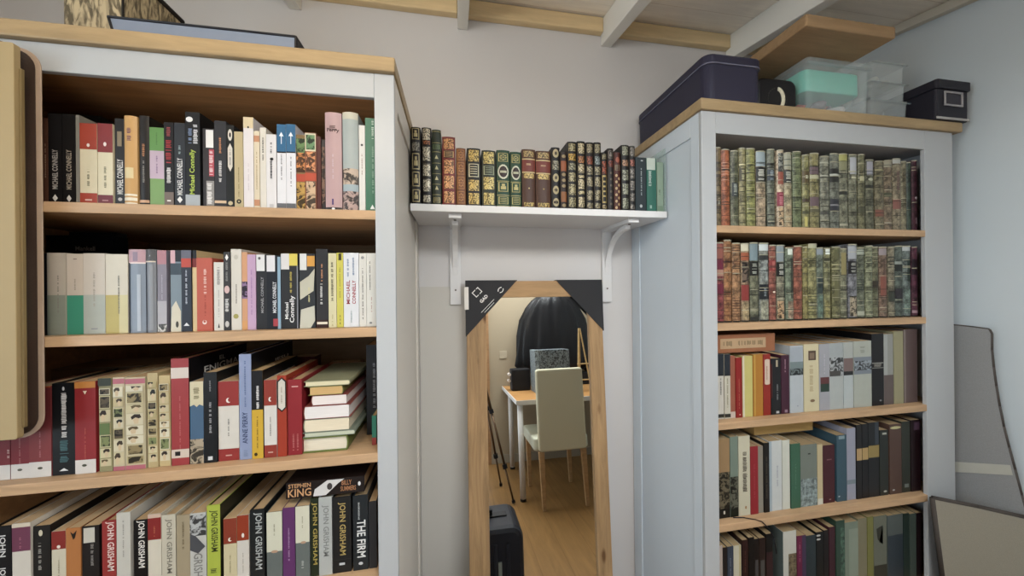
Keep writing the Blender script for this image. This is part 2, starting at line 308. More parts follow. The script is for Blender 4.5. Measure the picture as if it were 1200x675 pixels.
# ------------------------------------------------------------------ books
SH = {}
TONE = [.14, .92]
def tn(col):
    s = col.lstrip('#'); s = s if len(s) == 6 else ''.join(c*2 for c in s); v = [int(s[i:i+2], 16) for i in (0, 2, 4)]
    g = v[0]*.3+v[1]*.59+v[2]*.11; k = TONE[1]*(.9+.1*g/255) if g > 40 else TONE[1]*.8
    return '#%02x%02x%02x' % tuple(max(0, min(255, int((x+(g-x)*TONE[0])*k))) for x in v)
def make_book(w, h, d, base, dec, round_=0.0, pagecol='#b79b76', hard=False, kind='plain', side=None):
    """cover mesh with its origin at the spine's lower left corner; pages, bands and lettering are its parts"""
    t = .0026 if hard else .0011; w = max(w, .004); t = min(t, w*.2)
    n = 8 if round_ else 1; b = round_
    def sf(u): return -b*(1-(2*u-1)**2)
    outer = [(w*i/n, sf(i/n)) for i in range(n+1)]
    inner = [(t+(w-2*t)*i/n, t+sf(i/n)*.9) for i in range(n+1)]
    pts = [(0, d)]+outer+[(w, d), (w-t, d)]+inner[::-1]+[(t, d)]
    bm = bmesh.new(); prism(bm, pts, 0, h, axis='Z')
    cov = finish(bm, 'book', mat(tn(base), .42, kind))
    if side:
        cov.data.materials.append(mat(tn(side), .4))
        for p in cov.data.polygons:
            if abs(p.normal.x) > .9: p.material_index = 1
    gp = .004 if hard else .0006
    bm = bmesh.new()
    if n == 1: bx(bm, t*1.02, w-t*1.02, t*1.1, d-(.004 if hard else .0008), gp, h-gp)
    else: prism(bm, [(w-t*1.02, d-.004)]+[(t*1.02, d-.004)]+[(t*1.05+(w-2.1*t)*i/n, t*1.2+sf(i/n)*.85) for i in range(n+1)], gp, h-gp, axis='Z')
    finish(bm, 'pages', mat(pagecol, .9, 'pages'), cov)
    def rect(bm, u0, u1, f0, f1, e, mi=0):
        k = 1 if n == 1 else max(1, int(round((u1-u0)*n)))
        for i in range(k):
            a = u0+(u1-u0)*i/k; c = u0+(u1-u0)*(i+1)/k
            q = [(w*a, sf(a)-e, h*f0), (w*c, sf(c)-e, h*f0), (w*c, sf(c)-e, h*f1), (w*a, sf(a)-e, h*f1)]
            f = bm.faces.new([bm.verts.new(p) for p in q]); f.material_index = mi
    lev = 0
    for it in dec:
        lev += 1; e = .00022+.00010*lev; k = it[0]
        if k == 'b' or k == 'r' or k == 'bp':
            if k in('b', 'bp'): u0, u1, f0, f1, col = .0, 1.0, it[1], it[2], it[3]
            else: _, u0, u1, f0, f1, col = it[:6]
            mk = 'photo' if k == 'bp' else (it[6] if len(it) > 6 else 'plain')
            bm = bmesh.new(); rect(bm, u0, u1, f0, f1, e)
            finish_flat(bm, 'spine_band' if k != 'r' else 'spine_label', mat(tn(col), .42, mk), cov)
        elif k == 't':
            _, s, fc, fl, uh, col, dr = it[:7]; uc = it[7] if len(it) > 7 else .5
            def place(a, c, fc=fc, dr=dr, uc=uc, e=e):
                if dr == 1: x, z = w*uc-c, h*fc+a
                elif dr == -1: x, z = w*uc+c, h*fc-a
                else: x, z = w*uc+a, h*fc+c
                return (x, sf(min(1, max(0, x/w)))-e, z)
            if dr == 0: put_text(s, place, w*fl, h*uh, mat(tn(col), .4), 'title_lettering', cov, .02)
            else: put_text(s, place, h*fl, w*uh, mat(tn(col), .4), 'title_lettering', cov, .015)
        elif k == 'm':      # faint small marks that nobody can read in the photo
            _, fc, fl, uh, col = it[:5]; uc = it[5] if len(it) > 5 else .5
            bm = bmesh.new(); rr = random.Random(int(fc*997+w*1e5+h*1e4)); z = fc-fl/2
            while z < fc+fl/2:
                s = rr.uniform(.006, .013); a = rr.uniform(.75, 1)*uh
                rect(bm, uc-a/2, uc+a*.5*rr.uniform(.6, 1), z, min(z+s, fc+fl/2), e); z += s+rr.uniform(.004, .007)+(.02 if rr.random() < .14 else 0)
            finish_flat(bm, 'title_marks', mat(tn(col), .45), cov)
        elif k == 'o':
            _, u, f, ru, rf, col = it[:6]; bm = bmesh.new(); seg = 14
            vs = [bm.verts.new((w*(u+ru*cos(2*pi*i/seg)), sf(min(1, max(0, u+ru*cos(2*pi*i/seg))))-e, h*(f+rf*sin(2*pi*i/seg)))) for i in range(seg)]
            c0 = bm.verts.new((w*u, sf(u)-e, h*f))
            for i in range(seg): bm.faces.new((vs[i], vs[(i+1) % seg], c0))
            finish_flat(bm, 'emblem', mat(tn(col), .4), cov)
        elif k == 'p':      # polygon in (u,f)
            bm = bmesh.new(); bm.faces.new([bm.verts.new((w*u, sf(min(1, max(0, u)))-e, h*f)) for u, f in it[1]])
            finish_flat(bm, 'emblem', mat(tn(it[2]), .4), cov)
        elif k == 'g':      # tooled panel: frame + ornament; kinds a..e
            _, f0, f1, col, kd = it[:5]; dk = it[5] if len(it) > 5 else base
            gm = mat(tn(col), .34, 'tooled' if kd == 'solid' else 'plain', .2); bm = bmesh.new(); u0, u1 = .12, .88; c = (f0+f1)/2; hf = (f1-f0)/2
            if kd == 'solid': rect(bm, u0, u1, f0, f1, e)
            else:
                tu, tf = .08, hf*.12
                rect(bm, u0, u1, f0, f0+tf, e); rect(bm, u0, u1, f1-tf, f1, e); rect(bm, u0, u0+tu, f0+tf, f1-tf, e); rect(bm, u1-tu, u1, f0+tf, f1-tf, e)
            if kd == 'rose':
                for du, df in ((0, 0), (-.16, .4), (.16, .4), (-.16, -.4), (.16, -.4), (0, .55), (0, -.55), (.2, 0), (-.2, 0)):
                    rect(bm, .5+du-.07, .5+du+.07, c+df*hf-hf*.13, c+df*hf+hf*.13, e)
            elif kd == 'bust':
                rect(bm, .3, .7, c-hf*.55, c+hf*.1, e); rect(bm, .38, .62, c+hf*.15, c+hf*.6, e)
            elif kd == 'lines':
                for q in (-.5, -.15, .2, .55): rect(bm, .25, .75, c+q*hf-hf*.06, c+q*hf+hf*.06, e)
            elif kd == 'solid':
                pass
            finish_flat(bm, 'tooled_panel', gm, cov)
            if kd == 'figure':
                bm = bmesh.new()
                for du, df in ((-.18, .45), (.16, .3), (0, 0), (-.2, -.3), (.18, -.5)):
                    rect(bm, .5+du-.08, .5+du+.08, c+df*hf-hf*.16, c+df*hf+hf*.12, e+.0001)
                finish_flat(bm, 'tooled_figure', mat(dk, .4), cov)
    return cov
def finish_flat(bm, name, m, parent):
    me = bpy.data.meshes.new(name); bm.to_mesh(me); bm.free(); me.materials.append(m); return link(name, me, parent)
def short(desc):
    wd = desc.split()
    for i, x in enumerate(wd):
        if x in ('paperback', 'book', 'hardback', 'volume', 'paperbacks', 'spine'): return ' '.join(wd[:i+1])
    return ' '.join(wd[:3])
USED = {}
def uniq(lb):
    assert len(lb.split()) <= 16, lb
    if lb in USED: print('DUPLABEL', lb)
    USED[lb] = 1; return lb
def mklabel(desc, prev, shelf):
    s = short(prev) if prev else None
    lb = desc + (', right of ' + s if s else ', first from the left') + ', ' + shelf
    n = len(lb.split())
    if n > 16:
        lb = desc + ', right of ' + ' '.join(s.split()[-3:]) + ', ' + shelf
    wl = lb.split()
    if len(wl) > 16:
        print('LONG', lb); lb = ' '.join(wl[:16])
    return lb
def row(books, Y, zsh, shelf, group, depth, wear=False, **kw):
    prev = None; px = None; out = []
    for bk in books:
        x0, x1, top, desc, base, dec = bk[:6]
        if wear:      # fine dark and pale tooling lines of old cloth spines
            rw = random.Random(int(x0*10)); dec = list(dec)
            for q in range(rw.randint(5, 9)):
                f = rw.uniform(.04, .95); dec.append(('b', f, f+rw.uniform(.005, .009), rw.choice(['#26241c', '#2c2a20', '#34301f', '#b0aa88', '#a09a78'])))
            dec.append(('b', .0, .018, '#2a261e')); dec.append(('b', .985, 1, '#a8a284'))
        op = dict(kw); op.update(bk[6] if len(bk) > 6 else {})
        X0 = P(x0, top, Y).x; X1 = P(x1, top, Y).x
        if px is not None and X0 < px+.0003: X0 = px+.0003
        Zt = P((x0+x1)/2, top, Y).z; w_ = X1-X0-(.0012 if op.get('round_') else .0005); px = X1
        d = op.pop('d', depth)*random.uniform(.97, 1.03); dy = op.pop('dy', random.uniform(0, .003)); lean = op.pop('lean', 0)
        cov = make_book(w_, Zt-zsh-.001, d, base, dec, **op)
        cov.location = (X0, Y+dy, zsh+.0006)
        if lean: cov.rotation_euler = (0, radians(lean), 0)
        tag(cov, uniq(mklabel(desc, prev, shelf)), 'book', group); prev = desc; out.append(cov)
    return out
WT = '#ded9d2'; CR = '#ded2ae'; BK = '#1f1c1e'; GD = '#c9a552'
MC = 'MICHAEL CONNELLY'; JG = 'JOHN GRISHAM'
YB1 = LY+.008
L1 = [
 (50, 55.5, 138, 'reddish brown thin book', '#7a4a35', [('m', .5, .4, .3, '#caa27c')]),
 (56, 72, 133, 'black paperback with white diamond logo', '#1d1a1b', [('t', MC, .38, .44, .42, '#b5ada4', 1), ('p', [(.3, .06), (.5, .1), (.7, .06), (.5, .02)], '#d8d2ca')]),
 (72, 87.3, 133, 'second black paperback, white diamond logo', '#1d1a1b', [('t', MC, .38, .44, .42, '#b5a894', 1), ('p', [(.3, .06), (.5, .1), (.7, .06), (.5, .02)], '#d8d2ca')]),
 (87.5, 92.2, 134, 'thin pale grey book', '#8f8a80', []),
 (92.4, 113, 144, 'thick orange-red and cream paperback', CR, [('b', .68, 1, '#b8402a'), ('b', 0, .14, '#b8402a'), ('m', .33, .2, .18, '#8a8468'), ('o', .5, .73, .09, .022, '#f0e0d8'), ('r', .3, .7, .045, .065, '#e0b0a0')]),
 (114, 132, 144.5, 'dark red and cream paperback', CR, [('b', .645, 1, '#96302e'), ('b', 0, .12, '#7e2630'), ('m', .34, .26, .18, '#8a8468'), ('o', .5, .745, .1, .026, '#f0e0d8'), ('r', .3, .7, .045, .06, '#c08080')]),
 (133, 145, 138, 'black paperback with tan top label', '#2a2420', [('t', MC, .33, .4, .6, '#ddd8d0', 1), ('r', .25, .7, .68, .85, '#8e7c5e'), ('o', .5, .07, .22, .02, '#c0b8b0')]),
 (145, 161, 136, 'tall orange-tan rounded book', '#d6a45f', [('m', .8, .16, .4, '#7c4a5e'), ('b', .0, .03, '#efe4cc'), ('b', .05, .085, '#efe4cc'), ('b', .105, .125, '#efe4cc'), ('r', .1, .8, .3, .42, '#e6cf9a')], dict(round_=.004)),
 (161.5, 174, 135, 'dark brown book with orange lettering', '#2c2521', [('m', .62, .14, .3, '#c07c4c'), ('m', .38, .24, .24, '#8d857c'), ('b', .035, .065, '#d8a882')], dict(round_=.002)),
 (174.7, 191.8, 149, 'green paperback with lilac middle band', '#7ea65e', [('b', .35, .705, '#c6aebf'), ('b', .705, 1, '#65994d'), ('m', .53, .22, .12, '#8b6f92'), ('m', .86, .16, .1, '#4d7d3f')]),
 (192, 203.3, 143, 'black paperback with large red lettering', '#251f20', [('m', .9, .13, .5, '#a84848'), ('m', .65, .27, .72, '#b83636'), ('m', .37, .18, .5, '#e4dfda'), ('b', 0, .17, '#7d6b60'), ('r', .3, .7, .06, .075, '#ece5dd')]),
 (203.5, 216.5, 143.5, 'slate paperback with white diamond logo', '#33363b', [('t', MC, .36, .44, .5, '#e6e3df', 1), ('m', .68, .1, .25, '#9aa', .5), ('p', [(.25, .085), (.5, .125), (.75, .085), (.5, .045)], '#e8e6e2')]),
 (216.7, 234, 131, 'tall black book with green lettering', '#242425', [('t', 'Michael Connelly', .37, .47, .45, '#b9d24a', 1), ('m', .75, .16, .3, '#7f93b8', .35), ('m', .77, .2, .35, '#d8d8da', .72), ('o', .3, .92, .24, .028, '#ecebea'), ('b', 0, .13, '#aeb4b8')]),
 (236.5, 250, 150, 'black and pinkish red lettered paperback', '#3a3436', [('r', .28, .95, .76, .985, '#e9e6e2'), ('r', .55, 1, .40, .74, '#c9505c'), ('m', .57, .3, .36, '#efd9da', .75), ('r', .3, 1, .03, .34, '#98938f'), ('m', .18, .26, .5, '#e8e4e0', .6)]),
 (250.3, 264.3, 141, 'charcoal book with a tan foot band', '#35363a', [('m', .72, .18, .2, '#d08a5c'), ('m', .42, .24, .28, '#dcd8d4'), ('b', .055, .085, '#ddbb95'), ('r', .42, .62, .5, .51, '#ccc')]),
 (264.4, 274, 146, 'black paperback with cream hexagon label', '#232221', [('o', .5, .88, .28, .07, '#ded6c6'), ('o', .5, .88, .12, .03, '#232221'), ('p', [(.2, .5), (.5, .44), (.8, .5), (.8, .72), (.5, .78), (.2, .72)], '#d9cfc0'), ('m', .61, .18, .2, '#777'), ('o', .5, .06, .3, .025, '#cdb98f')]),
 (274.3, 284.7, 154, 'khaki slim paperback', '#c4b183', [('m', .35, .4, .16, '#8d7c52'), ('o', .5, .09, .28, .03, '#2d2a24'), ('o', .5, .09, .1, .012, '#c4b183')]),
 (284.8, 296.6, 137, 'tall white book with cream top', '#e2dadb', [('b', .88, 1, '#ddc79c'), ('o', .5, .89, .1, .012, '#333'), ('m', .35, .3, .1, '#c6b9bf')]),
 (296.8, 303.8, 153, 'cream book with peach blocks', '#dfcfb0', [('b', .86, .94, '#cd8e68'), ('b', .04, .12, '#cd8e68'), ('m', .5, .5, .2, '#a89470')]),
 (304, 311.3, 149, 'slim ivory paperback with dark small title', '#ddd6c8', [('m', .75, .3, .3, '#5b5650')]),
 (311.5, 323.5, 157, 'white paperback with black title', '#e0dcdb', [('m', .82, .14, .2, '#3c3a3c'), ('o', .55, .67, .18, .02, '#222'), ('m', .53, .24, .24, '#2c2a2c'), ('r', .3, .7, .02, .07, '#c8c4c4')]),
 (323.7, 334.6, 145, 'blue-topped white paperback with white arrow', '#e1e0e4', [('b', .68, 1, '#2f6c9a'), ('b', .665, .68, '#111'), ('p', [(.46, .77), (.54, .77), (.54, .86), (.75, .86), (.5, .91), (.25, .86), (.46, .86)], '#eef4f8'), ('m', .5, .3, .16, '#777'), ('b', .02, .075, '#6a6c70')]),
 (334.8, 346, 145, 'twin blue-topped white paperback', '#e1e0e4', [('b', .68, 1, '#2f6c9a'), ('b', .665, .68, '#111'), ('p', [(.46, .77), (.54, .77), (.54, .86), (.75, .86), (.5, .91), (.25, .86), (.46, .86)], '#eef4f8'), ('m', .45, .35, .16, '#777'), ('b', .02, .075, '#6a6c70')]),
 (346.3, 356.8, 157, 'green, red and gold patterned paperback', '#8a6a3e', [('bp', .76, .95, '#5e7d4a'), ('bp', .50, .76, '#c87a3e'), ('b', .38, .48, '#c84a30'), ('bp', .02, .37, '#b4893e')]),
 (357, 370.5, 155, 'ornate patterned book with pale rim', '#8c4f38', [('r', .02, .96, .76, .99, '#dcd2b0'), ('r', .1, .88, .78, .97, '#5d8458', 'photo'), ('r', .1, .9, .50, .76, '#d98a58', 'photo'), ('b', .38, .48, '#cf5034'), ('r', .1, .9, .02, .37, '#c2a07c', 'photo')]),
 (371, 376, 160, 'maroon thin book', '#5e2a24', []),
 (376.2, 380.3, 163, 'narrow dark speckled book', '#3a3230', [('bp', .1, .9, '#7a5a4a')]),
 (380.5, 400.5, 132, 'wide mauve pink hardback', '#c19d9c', [('m', .84, .05, .5, '#6a4c4c'), ('t', 'Perry', .815, .75, .05, '#4b3334', 0), ('m', .45, .25, .1, '#cdb6ba'), ('r', .42, .52, .06, .12, '#4c3a78'), ('b', 0, .035, '#332c2a'), ('o', .5, .02, .1, .01, '#fff')], dict(round_=.004, hard=True)),
 (401, 419.8, 132, 'wide pale blue floral rounded hardback', '#a9b2ae', [('b', .93, 1, '#c9c4ac'), ('bp', .27, .43, '#b79f88'), ('b', .2, .27, '#9fb0b6'), ('bp', .0, .2, '#a98d84')], dict(round_=.006, hard=True)),
 (419.9, 427.5, 146, 'slim white paperback, small black emblem', '#d9d5cd', [('o', .5, .77, .2, .013, '#333'), ('m', .55, .24, .2, '#a08878')]),
 (427.7, 440.5, 138, 'dark green paperback', '#3b7a5c', [('m', .88, .2, .22, '#bcd6c4', .7), ('m', .45, .5, .2, '#7fae94', .7), ('p', [(.4, .03), (.62, .08), (.85, .03)], '#eef4ee')]),
]
row(L1, YB1, LZ[0], 'left case top shelf', 'books on the left bookcase top shelf', .125)
CB = '#cdbfae'
L2 = [
 (49, 53.6, 296, 'black thin book', '#17151a', []),
 (54, 76, 296, 'beige paperback with grey-green lower half', '#bfb2a2', [('b', 0, .485, '#8f9484'), ('m', .5, .45, .1, '#8c8478', .6)]),
 (76.3, 96, 297, 'cream paperback with emerald lower half', '#d3c4b2', [('b', 0, .485, '#3f9c7c'), ('r', .4, .62, .93, .94, '#806a60'), ('m', .62, .14, .1, '#a59a8c')]),
 (96.3, 122, 296.5, 'cream paperback with pale grey lower half', '#d2c5b4', [('b', 0, .485, '#b3b7aa'), ('m', .55, .42, .1, '#aaa294'), ('r', .35, .65, .06, .07, '#889')]),
 (122.3, 148.6, 297.5, 'cream paperback with mustard lower half', '#d8cdb8', [('r', 0, .6, 0, .485, '#c2ae5c'), ('r', .6, 1, 0, .485, '#d6c994'), ('m', .5, .5, .08, '#6e6a60', .6)]),
 (149.5, 170, 292, 'pink-topped silvery blue paperback', '#8f9ba9', [('b', .84, 1, '#caa0a8'), ('r', .3, .6, .86, .97, '#9c8698'), ('b', .83, .845, '#f0dcd4'), ('r', .55, .75, .02, .7, '#b9c3ce', 'plain'), ('r', .0, .1, 0, .84, '#2d3340')], dict(round_=.003)),
 (170.6, 183, 292, 'silver-grey paperback with white triangle', '#8b8f96', [('b', .86, 1, '#5f5d5f'), ('p', [(.25, .87), (.75, .87), (.5, .93)], '#f4f0ec'), ('b', .845, .86, '#ead9c4'), ('r', 0, .14, 0, .84, '#253040'), ('r', .45, .8, .03, .82, '#9a9ea4')], dict(round_=.003)),
 (183.3, 194.3, 293, 'pink-topped grey paperback', '#8e8792', [('b', .83, 1, '#bd8088'), ('m', .55, .3, .12, '#b9b2bc'), ('bp', .0, .1, '#c4c0ba'), ('b', .1, .38, '#b5b0b6')]),
 (199, 212, 293, 'grey photo paperback with pink corner', '#7f8f9a', [('r', .0, .45, .84, 1, '#d9a9b0'), ('r', .45, 1, .86, 1, '#22252b'), ('b', .7, .84, '#3f4d58'), ('p', [(0, .0), (.95, .0), (.95, .25), (.5, .38), (.1, .3)], '#d9cfb6'), ('o', .6, .09, .14, .04, '#4c4438')]),
 (212.3, 224, 293, 'dark navy paperback, red top box', '#2b303c', [('b', .89, 1, '#6c6c7a'), ('r', 0, 1, .79, .9, '#d04a38'), ('m', .55, .42, .2, '#b8bcc6'), ('p', [(.2, .07), (.5, .11), (.8, .07)], '#e6e6e6')]),
 (224.2, 229.6, 293, 'cream thin paperback with black top', '#dcc08a', [('b', .9, 1, '#1c1a1c'), ('b', .79, .9, '#8a241c')]),
 (230, 248.4, 302, 'coral red paperback', '#cf5b45', [('m', .68, .34, .2, '#f0c4b4', .55), ('m', .35, .28, .12, '#a8402f', .55), ('o', .5, .12, .14, .03, '#f2dcd2'), ('o', .5, .13, .08, .018, '#cf5b45')]),
 (249.4, 261, 307, 'short white paperback with grey title', '#dcd7cd', [('m', .8, .26, .35, '#8e8a88'), ('m', .4, .4, .14, '#aaa69e'), ('p', [(.4, .04), (.6, .04), (.5, .11)], '#333')]),
 (261.3, 269.4, 295, 'black paperback with pale pink disc', '#3a3838', [('p', [(.25, .93), (.5, .97), (.75, .93), (.5, .89)], '#f4f2ee'), ('m', .75, .24, .4, '#8c8884'), ('o', .5, .52, .4, .05, '#dcb8b4'), ('m', .32, .16, .6, '#e4e0da'), ('o', .5, .08, .3, .04, '#cfc8c0')]),
 (269.6, 282, 291.5, 'tall ivory paperback with yellow emblem', '#d9d2c4', [('m', .45, .24, .14, '#7c766c'), ('o', .45, .17, .26, .03, '#a8a050'), ('o', .5, .9, .2, .03, '#c6beae')]),
 (282.3, 289, 295, 'peach slim paperback with purple figure', '#dd9f72', [('bp', .4, .62, '#8c6c90'), ('b', .0, .12, '#e0a060')]),
 (289.3, 299.2, 298, 'lilac pink paperback', '#c9a2c4', [('m', .5, .6, .18, '#a77cae')]),
 (299.5, 312, 298, 'black paperback with white top label', '#2b2b2e', [('r', 0, .8, .78, 1, '#dddcdc'), ('o', .3, .95, .13, .02, '#666'), ('t', MC, .46, .48, .26, '#a9a7a8', 1, .55)]),
 (312.3, 328.8, 299, 'navy paperback with pale blue edge', '#20222c', [('r', 0, .6, .78, 1, '#dedcde'), ('r', .78, 1, 0, .98, '#8fb0c6'), ('t', MC, .43, .42, .26, '#e8e8ea', 1, .55), ('r', .45, .8, .04, .14, '#b84048')]),
 (329, 349.2, 297, 'charcoal paperback with white and yellow labels', '#2d2d2f', [('r', 0, .48, .79, 1, '#d9d6d4'), ('r', .48, .97, .84, 1, '#dfc94f'), ('t', 'Connelly', .26, .36, .34, '#ecebe9', 1, .66), ('t', 'Michael', .24, .22, .2, '#ecebe9', 1, .32), ('m', .62, .28, .14, '#c9b24e', .58), ('r', .93, 1, 0, .84, '#8a8d94')]),
 (350, 369, 297, 'charcoal paperback with cream photo shapes', '#33363a', [('r', .05, .47, .78, 1, '#dadad6'), ('r', .5, .98, .83, .97, '#dc9a3c'), ('p', [(.05, .38), (.9, .5), (.98, .8), (.6, .7), (.05, .62)], '#c6c0aa'), ('p', [(.02, 0), (.7, 0), (.98, .1), (.95, .3), (.1, .25)], '#c9c6b2'), ('m', .45, .2, .12, '#d6cd92', .62)]),
 (370, 384, 291.5, 'tall charcoal paperback with cream foot', '#313033', [('m', .7, .22, .16, '#d08e64', .5), ('m', .43, .26, .22, '#d8d6d2', .45), ('b', 0, .10, '#40201a'), ('r', .05, .95, .045, .075, '#e8dcc4')]),
 (384.3, 393.8, 296.5, 'cream paperback with tall dark title', '#d8cfa2', [('m', .62, .52, .32, '#57513c'), ('m', .1, .16, .2, '#b3a878')]),
 (394, 401.8, 296, 'lemon yellow slim paperback', '#d3c84c', [('r', .3, .75, .9, .99, '#4a4420'), ('m', .6, .4, .16, '#8c8430'), ('m', .1, .12, .2, '#5c5830')]),
 (402, 420, 296, 'white paperback with big red author name', '#dcdde0', [('t', 'MICHAEL', .47, .32, .24, '#b52c38', 1, .3), ('t', 'CONNELLY', .47, .32, .24, '#b52c38', 1, .68), ('m', .8, .24, .14, '#7e94b4', .3), ('m', .82, .24, .14, '#8a9cb8', .66), ('m', .14, .16, .1, '#9aa', .5)]),
 (420.3, 429, 296.5, 'cream white slim paperback', '#d8d5ca', [('m', .45, .7, .2, '#78746c'), ('o', .5, .94, .22, .02, '#999')]),
 (429.3, 440.8, 296.5, 'off-white paperback at the shelf end', '#d9d7cd', [('m', .7, .4, .16, '#8c8a82', .35), ('m', .3, .2, .1, '#b87c74', .5), ('o', .4, .05, .15, .014, '#888')]),
]
row(L2, YB1, LZ[1], 'left case second shelf', 'books on the left bookcase second shelf', .125)
RD = '#9c2e30'
def comic(s, top):
    r = random.Random(s); d = []
    if top: d += [('b', .93, .985, '#c46a78'), ('b', .0, .045, '#c46a78')]
    cols = ['#d2c296', '#e0d6b6', '#cbb888', '#d8ca9a', '#bfae78', '#d9cda8']
    f0 = .06
    while f0 < .86:
        hh = r.uniform(.08, .15); f1 = min(f0+hh, .925); cc = r.choice(cols)
        d.append(('r', .08, .92, f0, f1-.012, cc)); u = .5+r.uniform(-.14, .14); m_ = (f0+f1)/2
        if r.random() < .72:
            d.append(('p', [(u-.22, m_-.01), (u-.28, m_+.02), (u-.1, f1-.018), (u+.18, f1-.02), (u+.26, m_+.01), (u+.12, m_-.0), (u-.05, m_+.012)], r.choice(['#3a2c22', '#4c3c2c', '#2c2a24', '#6c5a38'])))
            d.append(('p', [(u-.16, m_-.008), (u-.02, m_+.012), (u+.14, m_), (u+.1, f0+.01), (u-.1, f0+.008)], '#d9bd94'))
        else: d.append(('r', .14, .86, f0+.008, f1-.02, r.choice(['#7a8250', '#8c7a50', '#5a4c38']), 'photo'))
        f0 = f1
    return d
L3 = [
 (-8, 9.8, 461, 'dark red hardback with white foot', '#8e2c34', [('b', .0, .17, '#ddd6cc'), ('m', .3, .1, .2, '#d8b0a8', .9)]),
 (10.2, 32, 458, 'wide dark red book with white foot', '#8e2a32', [('b', .0, .165, '#ddd6cc'), ('m', .32, .3, .1, '#b06a66'), ('o', .5, .1, .14, .014, '#665')]),
 (32.5, 59, 453, 'faded red book with white foot', '#93383a', [('b', .0, .17, '#ddd6cc'), ('m', .42, .4, .08, '#b87070'), ('o', .5, .1, .12, .014, '#554'), ('b', .985, 1, '#d06030')]),
 (59.5, 87, 449, 'thick black hardback, teal lower lettering', '#181a1e', [('m', .66, .50, .26, '#e2e0dc', .52), ('m', .26, .24, .42, '#4a7478', .52), ('o', .5, .94, .05, .022, '#ccc'), ('p', [(.3, .045), (.5, .075), (.7, .045)], '#e4e2de')], dict(hard=True)),
 (87.3, 112, 447, 'bright red book with white foot', '#a62a2e', [('b', .0, .15, '#ddd6cc'), ('b', .93, 1, '#d5883a'), ('p', [(.4, .9), (.6, .9), (.5, .86)], '#f2e0c0'), ('m', .33, .34, .07, '#c85a4c'), ('o', .45, .09, .12, .014, '#554')]),
 (115.5, 131, 443, 'olive comic book with square portraits', '#9d9468', comic(1, False)+[('b', .92, 1, '#3c4030'), ('r', .1, .9, .4, .52, '#6a8048')]),
 (132, 146, 442, 'cream comic book with pink ends', '#cfc09a', comic(2, True), dict(d=.16)),
 (146.3, 170, 442, 'wider cream comic book, pink ends', '#cdbd96', comic(3, True), dict(d=.16)),
 (172, 184.3, 437, 'tan comic book with dark-haired heads', '#c4ac78', comic(4, False), dict(d=.16)),
 (184.8, 198.4, 440, 'yellowish comic book with heads', '#cdb47c', comic(5, False), dict(d=.16)),
 (200, 221, 420, 'tall red hardback with two white bands', '#b23c3e', [('b', .815, .915, '#dccdc0'), ('b', .07, .15, '#dcc8b4'), ('r', .2, .5, .09, .13, '#2c2424'), ('m', .4, .5, .08, '#cc6e68')], dict(hard=True, side='#17151a', d=.2)),
 (222, 238, 447, 'cream, blue and photo-printed paperback', '#4c6c8c', [('b', .73, 1, '#d9cda6'), ('p', [(0, .76), (0, .7), (.3, .72), (.5, .69), (.7, .72), (1, .7), (1, .76)], '#d9cda6'), ('bp', 0, .3, '#a8977c'), ('m', .86, .14, .5, '#8c8058')], dict(d=.13)),
 (238.3, 254, 436, 'black paperback with thin white title', '#1c1e22', [('m', .5, .34, .2, '#a8a8aa'), ('m', .86, .14, .14, '#888'), ('r', .3, .65, .03, .07, '#dcdcdc')]),
 (254.5, 279, 447, 'wide red paperback, white middle, moon emblem', '#dcd5c8', [('b', .69, 1, '#a83430'), ('b', 0, .15, '#a83430'), ('o', .5, .76, .12, .032, '#eee4dc'), ('o', .56, .765, .09, .026, '#a83430'), ('m', .42, .22, .08, '#8a8680'), ('r', .35, .65, .06, .075, '#d8a89c')]),
 (279.5, 294, 415, 'tall grey-blue hardback with navy author name', '#93a0c4', [('t', 'ANNE PERRY', .30, .30, .42, '#34446c', 1, .45), ('m', .72, .44, .16, '#6478a4', .5), ('m', .06, .06, .4, '#8090b0')], dict(hard=True, side='#18181c', d=.19)),
 (294.5, 308, 434, 'black-topped yellow paperback', '#dcae2c', [('b', .555, 1, '#1c1c20'), ('m', .7, .26, .28, '#e8e6e2', .55), ('m', .3, .36, .14, '#8c6c1c'), ('o', .35, .05, .15, .02, '#4c3c1c')], dict(side='#17171b', d=.17)),
 (309, 324, 445, 'red and white paperback, small moon emblem', '#dcd6cc', [('b', .67, 1, '#a43a2c'), ('b', 0, .16, '#a43a2c'), ('o', .5, .75, .14, .03, '#efe6de'), ('o', .58, .752, .1, .024, '#a43a2c'), ('m', .4, .24, .1, '#8a8680'), ('r', .3, .7, .06, .075, '#d8a89c')]),
 (324.5, 335.5, 440, 'orange-red paperback with white hexagon label', '#b83a22', [('p', [(.0, .6), (.5, .55), (1, .6), (1, .93), (.5, .98), (0, .93)], '#1d1718'), ('p', [(.12, .61), (.5, .57), (.88, .61), (.88, .92), (.5, .96), (.12, .92)], '#d9cfc0'), ('m', .76, .2, .2, '#a49484')], dict(d=.17)),
 (336, 353, 445, 'thick crimson hardback with small pale title', '#a3262e', [('r', .3, .75, .9, .915, '#e0a8a0'), ('m', .17, .22, .14, '#c8706c', .4), ('m', .17, .22, .14, '#c8706c', .7)], dict(hard=True, d=.17)),
]
r3 = row(L3, LY+.010, LZ[2], 'left case third shelf', 'books on the left bookcase third shelf', .135)
